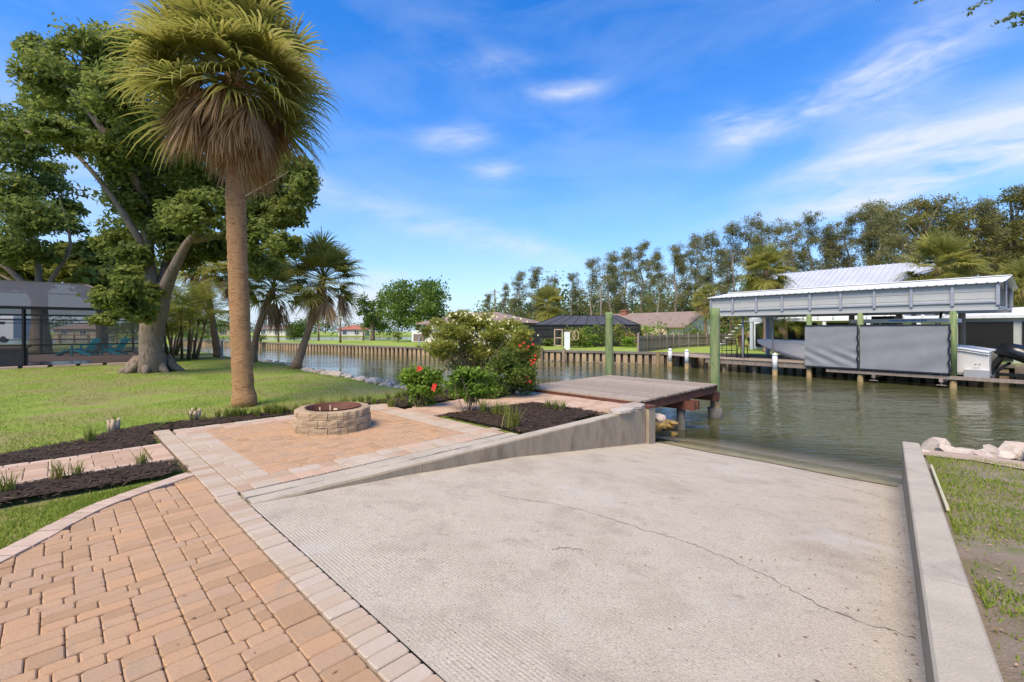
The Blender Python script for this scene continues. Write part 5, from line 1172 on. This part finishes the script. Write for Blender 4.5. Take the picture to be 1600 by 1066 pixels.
# white house behind the boathouse
HW = 15.0
wh_, T_ = house('house', 'large white two storey house with pale metal roof behind the boathouse', B(-4.4,HW+5.5).to_2d(), math.atan2(Wd.y,Wd.x), 11.0, 10, 4.3, 2.7, WHITE, ROOFM, True, .6, [(-3,-5.03,3.6,1.2,.8,'y',GLASS)])
mb = MB()
for k in range(30): x = -6.0+12.0*k/29; a = T_(x,-5.55,4.28); b = T_(x,0,7.03); mb.bar(a, b, .05, .07)
link('roof_seam', mb.mesh('roof_seam'), ROOFM, wh_)
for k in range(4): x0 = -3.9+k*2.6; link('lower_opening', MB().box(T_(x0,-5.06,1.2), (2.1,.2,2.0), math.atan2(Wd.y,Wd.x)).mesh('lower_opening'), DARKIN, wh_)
bl = link('balcony', MB().prism([T_(-4.5,-7.2,0), T_(8.5,-7.2,0), T_(8.5,-5.02,0), T_(-4.5,-5.02,0)], FZ+2.35, FZ+2.6).mesh('balcony'), WHITE, wh_)
for z in (2.95, 3.35): link('railing', MB().bar(T_(-4.5,-7.15,z), T_(8.5,-7.15,z), .07, .16).mesh('railing'), WHITE, bl)
for k in range(14): x = -4.5+13*k/13; link('baluster', MB().box(T_(x,-7.14,2.9), (.12,.12,1.0), math.atan2(Wd.y,Wd.x)).mesh('baluster'), WHITE, bl)
for x in (-4.4,-1.8,.9,3.6,6.3): link('column', MB().box(T_(x,-7.05,1.15), (.2,.2,2.4), math.atan2(Wd.y,Wd.x)).mesh('column'), WHITE, wh_)
sg = MB()
for k in range(9): sg.box(T_(-7.2+.28*k,-7.0+.0*k,.15+.28*k), (.3,1.0,.06), math.atan2(Wd.y,Wd.x))
link('stair', sg.mesh('stair'), WHITE, wh_)
# shed roof / neighbour carport to the right
r_, T2 = house('boat_shed', 'pale sided shed standing right of the boat stern', B(7.5,9.5).to_2d(), math.atan2(Wd.y,Wd.x), 6.5, 3.2, 2.5, .35, PANEL, WHITEW, False, .25)
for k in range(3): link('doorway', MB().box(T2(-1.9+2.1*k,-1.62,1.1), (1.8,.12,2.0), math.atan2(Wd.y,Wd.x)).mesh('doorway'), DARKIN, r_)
house('house', 'low white sided wing right of the metal roofed house', B(5.4,HW+4).to_2d(), math.atan2(Wd.y,Wd.x), 8, 7, 3.0, .3, WHITE, WHITEW, False, .2)
house('house', 'cream neighbour house at the right frame edge behind the motors', B(14,17).to_2d(), math.atan2(Wd.y,Wd.x), 9, 7, 2.4, .7, TANW, WHITEW, False, .6)
# far deck right of the boat
dk = thing('far_dock', 'brown wooden dock behind the boat motors at right', 'dock', B(11,3.5,-.1)); t = 6.8
while t < 15: link('plank', MB().prism([B(t,4.3), B(t+.16,4.3), B(t+.16,6.2), B(t,6.2)], -.12, -.06).mesh('plank'), FENCE, dk); t += .17
link('beam', MB().prism([B(6.8,4.2), B(15,4.2), B(15,4.29), B(6.8,4.29)], -.45, -.07).mesh('beam'), FENCE, dk)
# person on the far lawn
pp = at_far(1171,44); pr = thing('person', 'person in tan top and dark shorts standing on the far lawn', 'person', pp)
def skinned(name, J, E_, m, parent):
    me = bpy.data.meshes.new(name); me.from_pydata([tuple(pp+Vector(j[:3])) for j in J], E_, []); o = link(name, me, m, parent)
    sk = o.modifiers.new('skin', 'SKIN'); 
    for i, j in enumerate(J): o.data.skin_vertices[0].data[i].radius = (j[3], j[3]*j[4] if len(j) > 4 else j[3])
    o.data.skin_vertices[0].data[0].use_root = True; o.modifiers.new('sub', 'SUBSURF').levels = 1; return o
J = [(0,0,.92,.15,.8),(0,0,1.15,.14,.75),(0,0,1.38,.17,.65),(0,0,1.50,.06),(0,.0,1.58,.075),(.0,.02,1.70,.095),(.1,0,.86,.095),(.12,.02,.48,.065),(.12,0,.09,.045),(.12,-.13,.04,.04),(-.1,0,.86,.095),(-.12,.02,.48,.065),(-.12,0,.09,.045),(-.12,-.13,.04,.04),(.2,0,1.40,.06),(.27,.02,1.12,.047),(.27,-.12,.92,.035),(.27,-.17,.85,.04),(-.2,0,1.40,.06),(-.27,.02,1.12,.047),(-.27,-.12,.92,.035),(-.27,-.17,.85,.04)]
E_ = [(0,1),(1,2),(2,3),(3,4),(4,5),(0,6),(6,7),(7,8),(8,9),(0,10),(10,11),(11,12),(12,13),(2,14),(14,15),(15,16),(16,17),(2,18),(18,19),(19,20),(20,21)]
skinned('body', J, E_, SKIN, pr)
def ring_tube(name, rows, m):
    V = []; F = []; n = 14
    for (z, rx, ry, x) in rows: V += [pp+Vector((x+rx*math.cos(2*math.pi*k/n), ry*math.sin(2*math.pi*k/n), z)) for k in range(n)]
    for i in range(len(rows)-1):
        for k in range(n): F.append((i*n+k, i*n+(k+1)%n, (i+1)*n+(k+1)%n, (i+1)*n+k))
    return mesh(name, V, F, smooth=True)
link('shirt', ring_tube('shirt', [(.88,.19,.15,0),(1.1,.18,.14,0),(1.3,.22,.15,0),(1.44,.19,.12,0),(1.5,.08,.08,0)], CLOTHT), CLOTHT, pr); link('shorts', ring_tube('shorts', [(.62,.11,.12,.11),(.85,.12,.13,.10),(.98,.11,.13,.08)], CLOTHD), CLOTHD, pr); link('shorts', ring_tube('shorts', [(.62,.11,.12,-.11),(.85,.12,.13,-.10),(.98,.11,.13,-.08)], CLOTHD), CLOTHD, pr); link('hair', ring_tube('hair', [(1.62,.10,.105,0),(1.72,.108,.115,0),(1.79,.085,.09,0),(1.82,.02,.02,0)], CLOTHD), CLOTHD, pr)
p = at_far(1187,43.5); tag(MB().box(p+Vector((0,0,.9)), (.9,.8,1.8)).box(p+Vector((0,-.41,1.0)), (.7,.04,1.4)).build('white_locker', WHITE), 'tall white locker beside the person on the far lawn', 'locker')
# shrubs and palms of the far bank
def far_shrub(px, d, w, h, m, lb, leaf=.28, n=420, z=FZ, group=None):
    p = at_far(px, d, z); root = thing('shrub', lb, 'shrub', p, group=group); limbs('stem', [([p, p+Vector((.1,0,h*.4)), p+Vector((w*.2*s, 0, h*.7))], [.06,.05,.02]) for s in (-1,0,1)], STEM, root, 5, 0)
    foliage('foliage', [((p.x+random.uniform(-.25,.25)*w, p.y, p.z+h*f), (w*.42, w*.4, h*.32), n//2) for f in (.35,.62)], leaf, leaf*.5, m, root, sub=9); return root
for a in ((893,42.5,2.4,2.3,L_LITE,'yellow green shrub right of the white hose cabinet'), (905,44,2.6,1.6,L_SHRUB,'round green shrub below the dark pool cage'), (916,43.5,2.2,1.4,L_SHRUB,'bright low shrub in front of the dark pool cage'), (928,45,2.6,2.4,L_TREE,'tall dark shrub against the dark pool cage'), (940,44,2.3,2.6,L_DARKS,'reddish brown tall shrub left of the green pile'),
          (968,45,2.4,2.6,L_LITE,'yellow green shrub right of the back green pile'), (982,46,1.8,1.6,L_DEAD,'rusty low shrub at the cage corner'), (990,43,1.6,1.0,L_SHRUB,'small round shrub near the fence start'), (1033,44,3.4,2.9,L_SHRUB,'bright yellow green plant in front of the low tan house'), (1000,50,3,2.4,L_LITE,'arching green plant by the low tan house'),
          (1085,50,3,2.6,L_DARKS,'dark spiky shrub behind the fence'), (1140,46,6,6.0,L_LITE,'big yellow green shrub under the boathouse, behind the stool'), (1155,50,5,3.0,L_TREE,'dark hedge shrub behind the steel posts'), (1170,54,4,2.5,L_TREE,'dark shrub behind the person'),
          (1592,28,3,1.5,L_SHRUB,'bright green shrub behind the boat motors'), (1570,34,4,1.8,L_TREE,'dark green shrub beside the boat shed'), (860,46,1.2,.9,L_DARKS,'little dark shrub at the left of the dark pool cage')):
    far_shrub(*a)
def far_sabal(px, pytop, d, size, lb, ng=40, nd=14, seed=1, lean=0, r=.2, z=FZ): sabal('cabbage_palm', lb, at_far(px+lean, d, z), D(px, pytop, d), r*1.1, r, size, ng, nd, BARKG, seed=seed, seg=8, elmin=-50)
far_sabal(1197,424,34,1.15,'shaggy cabbage palm rising over the left half of the boathouse roof',54,12,21)
far_sabal(1466,418,31,1.35,'wide cabbage palm rising over the right half of the boathouse roof',56,10,22)
far_sabal(1597,455,30,1.2,'cabbage palm cut by the right frame edge',48,14,23)
far_sabal(1102,468,52,1.0,'cabbage palm with brown skirt at the gable of the low tan house',30,26,24)
far_sabal(858,478,62,1.5,'bushy palm behind the dark pool cage',54,4,25)
far_sabal(1203,502,36,.8,'low green palm under the boathouse, left of the pair',26,6,26); far_sabal(1226,500,36.5,.8,'low green palm under the boathouse, right of the pair',26,6,27)
far_sabal(1160,515,45,.6,'small palm beside the white house',18,4,28)
# ------------------------------------------------------------------ the tall pines behind the houses
PV = []
for s in range(6):
    rnd = random.Random(s+60); rg = np.random.default_rng(s+60); H = 22.0; P_ = []; O_ = []; lines = []
    pts = [Vector((0,0,0))]
    for k in range(1, 7): pts.append(Vector((rnd.uniform(-.5,.5)*k/4, rnd.uniform(-.5,.5)*k/4, H*k/6.4)))
    lines.append((pts, [.36,.32,.26,.2,.15,.09,.03]))
    for k in range(30):
        f = .10+.88*(k/29); z = H*f; a = rnd.uniform(0, 6.28); l = (2.7*(1-f)**.55+.6)*rnd.uniform(.55,1.15); b0 = Vector((0,0,z)); 
        i = min(5, int(f*6.4)); b0 = pts[i].lerp(pts[i+1], f*6.4-i if f*6.4-i < 1 else 1); e = b0+Vector((math.cos(a)*l, math.sin(a)*l, l*rnd.uniform(.35,.9)))
        lines.append(([b0, b0.lerp(e,.5)+Vector((0,0,-.1)), e], [.09*(1-f)+.03,.05,.015]))
        for q, nn in ((e, 210), (b0.lerp(e,.6), 150)):
            p, o = clump_points((q.x,q.y,q.z), (rnd.uniform(.8,1.5), rnd.uniform(.8,1.5), rnd.uniform(.9,1.7)), int(nn*rnd.uniform(.5,1.2)), 6, .35, rg); P_.append(p); O_.append(o)
    V, F, c = leaf_quads(np.vstack(P_), .46, .10, np.vstack(O_), .15, .1, rg); cm = npmesh('crown', V, F, c); cm.materials.append(L_PINE)
    mb = MB()
    for pts_, rad in lines: mb.tube(pts_, rad, 5, .0)
    tm = mb.mesh('trunk', True); tm.materials.append(BARKF); PV.append((tm, cm))
BVAR = []
for s in range(3):
    rnd = random.Random(s+160); rg = np.random.default_rng(s+160); P_ = []; O_ = []; mb = MB(); mb.tube([(0,0,0),(.2,0,6),(0,.2,13)], [.5,.4,.15], 7, .05)
    for k in range(34):
        f = .28+.68*k/33; a = k*2.4; l = (5.2*math.sin(math.pi*min(1,.2+f*.78))**.7)*rnd.uniform(.4,1.05); e = Vector((math.cos(a)*l, math.sin(a)*l, 22*f)); mb.tube([(0,0,max(3,22*f-5)), (e.x*.5,e.y*.5,22*f-2), e], [.16,.1,.03], 5)
        p, o = clump_points(tuple(e), (rnd.uniform(1.2,2.1), rnd.uniform(1.2,2.1), rnd.uniform(.9,1.6)), int(330*rnd.uniform(.6,1.2)), 8, .33, rg); P_.append(p); O_.append(o)
    V, F, c = leaf_quads(np.vstack(P_), .40, .17, np.vstack(O_), .3, .2, rg); cm = npmesh('crown', V, F, c); cm.materials.append(L_WARM); tm = mb.mesh('trunk', True); tm.materials.append(BARKF); BVAR.append((tm, cm))
prof = [(740,505),(762,458),(790,440),(815,424),(838,416),(866,428),(892,428),(925,400),(950,392),(975,385),(1003,384),(1030,392),(1062,380),(1092,362),(1118,368),(1148,345),(1176,340),(1200,350),(1228,348),(1262,338),(1295,350),(1325,338),(1352,320),(1378,322),(1408,318),(1440,308),(1472,318),(1510,322),(1545,308),(1580,290),(1620,285),(1660,290)]
rnd = random.Random(77); k = 0
for row in (0, 1):
    for i, (px, py) in enumerate(prof):
        if row == 1 and (i < 2 or i % 2): continue
        d = (88 if px < 1400 else 70)+rnd.uniform(-6,6)+row*14; pyy = py+(rnd.uniform(-4,6) if row == 0 else rnd.uniform(14,40)); q = at_far(px+(13 if row else 0)+rnd.uniform(-6,6), d); H = (HZ-pyy)/FPX*d+EYE-FZ; tm, cm = (BVAR[i % 3] if (px > 1425 and (row or i % 2)) or px in (838, 892) and row else PV[rnd.randrange(6)])
        nth = ORD[i] if row == 0 else None
        lb = ('tall thin feathery tree, %s from the left in the front row behind the far houses' % ORD[i]) if row == 0 else (('tall feathery tree in the second row, just behind the %s of the front row' % ORD[i]) if row else 'tall feathery tree at the right frame edge behind the far houses')
        root = thing('casuarina_tree', lb, 'tree', q, rnd.uniform(0,6.28), 'tall trees behind the far houses'); s = H/22.0; root.scale = (s*rnd.uniform(.9,1.3), s*rnd.uniform(.9,1.3), s)
        for nm, me in (('trunk', tm), ('crown', cm)): o = bpy.data.objects.new(nm, me); C.objects.link(o); o.parent = root
def mass(name, label, boxes, leaf, m, z=FZ):
    cl = [((x, y, z+h*.45), (w, 3, h*.5), n) for (x, y, w, h, n) in boxes]; o = foliage(name, cl, leaf, leaf*.55, m, None, sub=10, tight=.4); return tag(o, label, 'undergrowth', kind='stuff')
mass('woodland_understory', 'dark mass of undergrowth behind the far houses', [(x, 104+4*math.sin(x), 5.5, 10+3*math.sin(x*.7)+.05*x, 1300) for x in range(-4, 150, 5)], .75, L_TREE)
mass('woodland_understory', 'olive thicket behind the white house at right', [(x, 62-.25*(x-50)+3*math.sin(x), 4.5, 6.5+2*math.sin(x*.9)+.06*x, 800) for x in range(46, 100, 4)], .55, L_OLIVE if False else L_PINE)
# ------------------------------------------------------------------ the grassy point and the lake behind it
def round_tree(px, pyt, pyb, wpx, d, m, lb, leaf=.5, n=5200, z=FZ, seed=1, lobes=14):
    rnd = random.Random(seed); p = at_far(px, d, z); k = d/FPX; H = (HZ-pyt)*k+EYE-z; root = thing('tree', lb, 'tree', p); w = wpx*k/2
    limbs('trunk', [([p, p+Vector((.1,0,H*.25)), p+Vector((.2,0,H*.5))], [.4,.3,.15])]+[([p+Vector((.1,0,H*.22)), p+Vector((math.cos(a)*w*.3,math.sin(a)*w*.3,H*.45)), p+Vector((math.cos(a)*w*.6,math.sin(a)*w*.6,H*.65))], [.2,.12,.04]) for a in (0,1.3,2.6,3.9,5.2)], BARKO, root, 7)
    cl = []
    for i in range(lobes):
        a = i*2.4; f = (i+.5)/lobes; zz = H*(.30+.58*f); rr = w*.72*math.sqrt(max(.05, 1-((zz/H-.5)/.52)**2))*rnd.uniform(.6,1.1)
        cl.append(((p.x+math.cos(a)*rr, p.y+math.sin(a)*rr, p.z+zz), (w*.34, w*.34, H*.15), n//lobes))
    foliage('crown', cl, leaf, leaf*.5, m, root, sub=10, tight=.36, outw=.35, up=.3); return root
round_tree(652,434,532,122,64,L_TREE,'big round dense green tree on the grassy point',seed=3,n=9000,lobes=22,leaf=.45)
round_tree(582,455,532,56,70,L_TREE,'open dark tree left of the big round tree on the point',seed=4,n=2200,lobes=9)
far_shrub(460,66,3.4,3.4,L_TREE,'round dark bush on the grassy point between the leaning palms',leaf=.3,n=2200)
for i, (px, pt, d, s, lb) in enumerate(((435,500,62,1.5,'small palm left of the round dark bush'), (498,504,68,1.6,'small dark palm right of the leaning palm on the point'), (532,497,58,1.9,'taller small palm in the middle of the grassy point'), (568,516,70,1.6,'low spreading palm under the open dark tree'))):
    b = at_far(px, d); pinnate('young_palm', lb, b, D(px, pt, d).z-FZ, .12, s, 14, L_LITE, seed=i+2, elmin=-30, bark=BARKG)
for (px, d, h, lb) in ((407,58,1.2,'short young tree at the left of the grassy point'), (622,60,2.0,'thin young tree in front of the big round tree')): far_shrub(px, d, 1.4, h, L_LITE, lb, n=200)
p = at_far(668,52); tag(MB().box(p+Vector((0,0,.95)), (3.6,.12,1.3)).build('white_panel_fence', WHITE), 'plain white panel fence behind the cream blossom shrub', 'fence')
p = at_far(655,44.5); r_ = thing('boat_hoist', 'small brown hoist with grey post on the point seawall', 'hoist', p); link('drum', MB().box(p+Vector((0,0,.9)), (1.0,.6,.7)).mesh('drum'), SHING, r_); link('post', MB().bar(p+Vector((.1,-.4,-1)), p+Vector((.1,-.4,1.0)), .12, .12, up=(1,0,0)).mesh('post'), STEELG, r_)
struct('far_shore', MB().prism([(-420,150),(-150,140),(-60,158),(30,165),(120,175),(120,420),(-420,420)], -2.0, -.55), LAWNF)
bx = []
rnd = random.Random(9)
for i in range(90): x = -330+i*5.0; h = rnd.uniform(4.6,8.0); bx.append((x, 166+rnd.uniform(-2,14)-(.0 if x > -60 else 10), 4.5, h, 420))
mass('far_treeline', 'low hazy line of trees on the far lake shore', bx, .8, L_TREE, -.5)
for i, (px, d, w, h, lb, rm) in enumerate(((553,162,9,2.8,'far house with red roof on the lake shore',REDROOF), (345,160,12,3.2,'far pale house on the lake shore left of the thick palm',SHING), (430,160,10,3.0,'far grey roofed house on the lake shore',SHING), (135,120,10,3.0,'far pale house seen through the pool cage',SHING))):
    house('lake_house', lb, at_far(px, d).to_2d(), R(5), w, 7, h*.8, 1.5, TANW if i % 2 else CREAMW, rm, False, .5, [(-w*.25,-3.53,h*.4,1.4,1.2,'y',GLASS),(w*.2,-3.53,h*.4,1.4,1.2,'y',GLASS)], z=-.55)
# utility pole and wires
p = at_far(773,85); tag(MB().tube([p, p+Vector((0,0,9.2))], .14, 7).bar(p+Vector((-.9,0,8.7)), p+Vector((.9,0,8.7)), .1, .12).build('utility_pole', BARKF), 'utility pole above the brown hip roof', 'pole')
p = at_far(939,72); tag(MB().tube([p, p+Vector((0,0,8.5))], .13, 7).tube([p+Vector((-3,0,0)), p+Vector((0,0,8))], .03, 5).build('utility_pole', BARKF), 'guyed utility pole behind the low tan house', 'pole')
# ------------------------------------------------------------------ pool cage on the left
e1 = Vector((-.72,-.694)); e2 = Vector((-.694,.72)); CC = Vector((-16.9,21.9))
cg, TC = cage('black framed screened pool cage with grey roof at the left edge', CC, e1, e2, 13.5, 14, 2.5, 1.25, 2.6, 3, 3, SCRL, SCRR, 0, ribs=False)
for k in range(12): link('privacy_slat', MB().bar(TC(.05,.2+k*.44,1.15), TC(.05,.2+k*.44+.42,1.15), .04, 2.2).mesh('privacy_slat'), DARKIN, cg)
struct('pool_deck', MB().prism([TC(0,0,0), TC(13.5,0,0), TC(13.5,14,0), TC(0,14,0)], -.2, .02), DECKP)
a = TC(3.2,1.0,0); struct('pool_water', MB().prism([TC(2.4,1.0,0), TC(12,1.0,0), TC(12,4.2,0), TC(2.4,4.2,0)], -.1, .026), BLUEPOOL)
sp = thing('raised_spa', 'dark stacked stone raised spa inside the pool cage', 'spa', TC(8,2,0)); link('wall', MB().prism([TC(4.6,1.6,0), TC(11,1.6,0), TC(11,4.6,0), TC(4.6,4.6,0)], .02, .75).mesh('wall'), STONE, sp); link('coping', MB().prism([TC(4.5,1.5,0), TC(11.1,1.5,0), TC(11.1,4.7,0), TC(4.5,4.7,0)], .752, .83).mesh('coping'), DECKP, sp)
for i in range(9): 
    q = TC(1.6+i*.85,-.35,.03); o = MB().box(q, (.7,.32,.14), math.atan2(e1.y,e1.x)+random.uniform(-.05,.05)).build('border_stone', EDGE); tag(o, 'tan border stone laid along the foot of the pool cage', 'stone', 'border stones along the pool cage')
def adirondack(p, rz, lb):
    root = thing('lounge_chair', lb, 'chair', p); M = Matrix.Rotation(rz, 3, 'Z')
    def T(x, y, z): return M @ Vector((x,y,z))+p
    for k in range(6): x = -.27+k*.108; link('back_slat', MB().bar(T(x,.32,.32), T(x*1.15,.72,1.1-.05*abs(k-2.5)), .1, .03, up=(0,-1,0)).mesh('back_slat'), TEAL, root)
    for k in range(6): y = -.35+k*.12; link('seat_slat', MB().bar(T(-.3,y,.42-.03*k), T(.3,y,.42-.03*k), .10, .03).mesh('seat_slat'), TEAL, root)
    for s in (-1, 1):
        link('armrest', MB().bar(T(s*.38,-.4,.62), T(s*.38,.45,.62), .13, .03).mesh('armrest'), TEAL, root); link('leg', MB().bar(T(s*.36,-.36,0), T(s*.36,-.36,.6), .05, .1, up=(0,1,0)).mesh('leg'), TEAL, root); link('leg', MB().bar(T(s*.33,-.36,.38), T(s*.33,.62,.04), .04, .14).mesh('leg'), TEAL, root)
    fo = [T(x, y, z) for (y, z) in ((-.55,.36),(-.8,.34),(-1.1,.2),(-1.3,.04)) for x in (-.28,.28)]
    link('footrest', mesh('footrest', fo+[q-Vector((0,0,.05)) for q in fo], [(0,1,3,2),(2,3,5,4),(4,5,7,6),(8,10,11,9),(10,12,13,11),(12,14,15,13),(0,2,10,8),(2,4,12,10),(4,6,14,12),(1,9,11,3),(3,11,13,5),(5,13,15,7)]), TEAL, root)
adirondack(Vector((-26.0,27.6,.02)), R(-80), 'teal slatted lounge chair in the pool cage, left one'); adirondack(Vector((-24.9,28.4,.02)), R(-80), 'teal slatted lounge chair in the pool cage, right one')
p = Vector((-61,56,0)); r_ = thing('travel_trailer', 'white box trailer seen through the pool cage', 'trailer', p); link('body', MB().box(p+Vector((-3,0,1.75)), (8,2.5,2.5)).mesh('body'), WHITE, r_); link('stripe', MB().box(p+Vector((-1.5,-1.26,2.4)), (3,.04,.3)).mesh('stripe'), BLACK, r_); link('roof_unit', MB().box(p+Vector((-.6,0,3.15)), (1.6,1,.25)).mesh('roof_unit'), WHITE, r_)
for s in (-1.2, -.2): link('wheel', MB().tube([p+Vector((s,-1.28,.4)), p+Vector((s,-1.0,.4))], .4, 14).mesh('wheel'), BLACK, r_)
for i, px in enumerate((70, 115, 160)):
    a = at_far(px, 52, 0); o = thing('pier_rail', ('left', 'middle', 'right')[i]+' section of dark rail fence behind the pool cage', 'fence', a)
    for z in (.5,.95): link('rail', MB().bar(a+Vector((-1.6,0,z)), a+Vector((1.6,0,z)), .08, .14).mesh('rail'), SWPL, o)
    for x in (-1.6,0,1.6): link('post', MB().box(a+Vector((x,.06,.55)), (.14,.14,1.15)).mesh('post'), SWPL, o)
for px, d, lb in ((304,25.5,'grey steel post on the bank right of the oak, left one'), (347,25,'grey steel post on the bank right of the oak, right one')):
    a = at_far(px, d, 0); tag(MB().tube([a, a+Vector((0,0,1.0))], .06, 8).build('bank_post', STEELG), lb, 'post')
mass('far_treeline', 'dark trees behind the pool cage', [(-60+i*4, 70+3*math.sin(i), 3.5, 4+1.5*math.sin(i*1.7), 260) for i in range(5)], .5, L_TREE, 0)
# the left neighbour's land goes on behind the cage
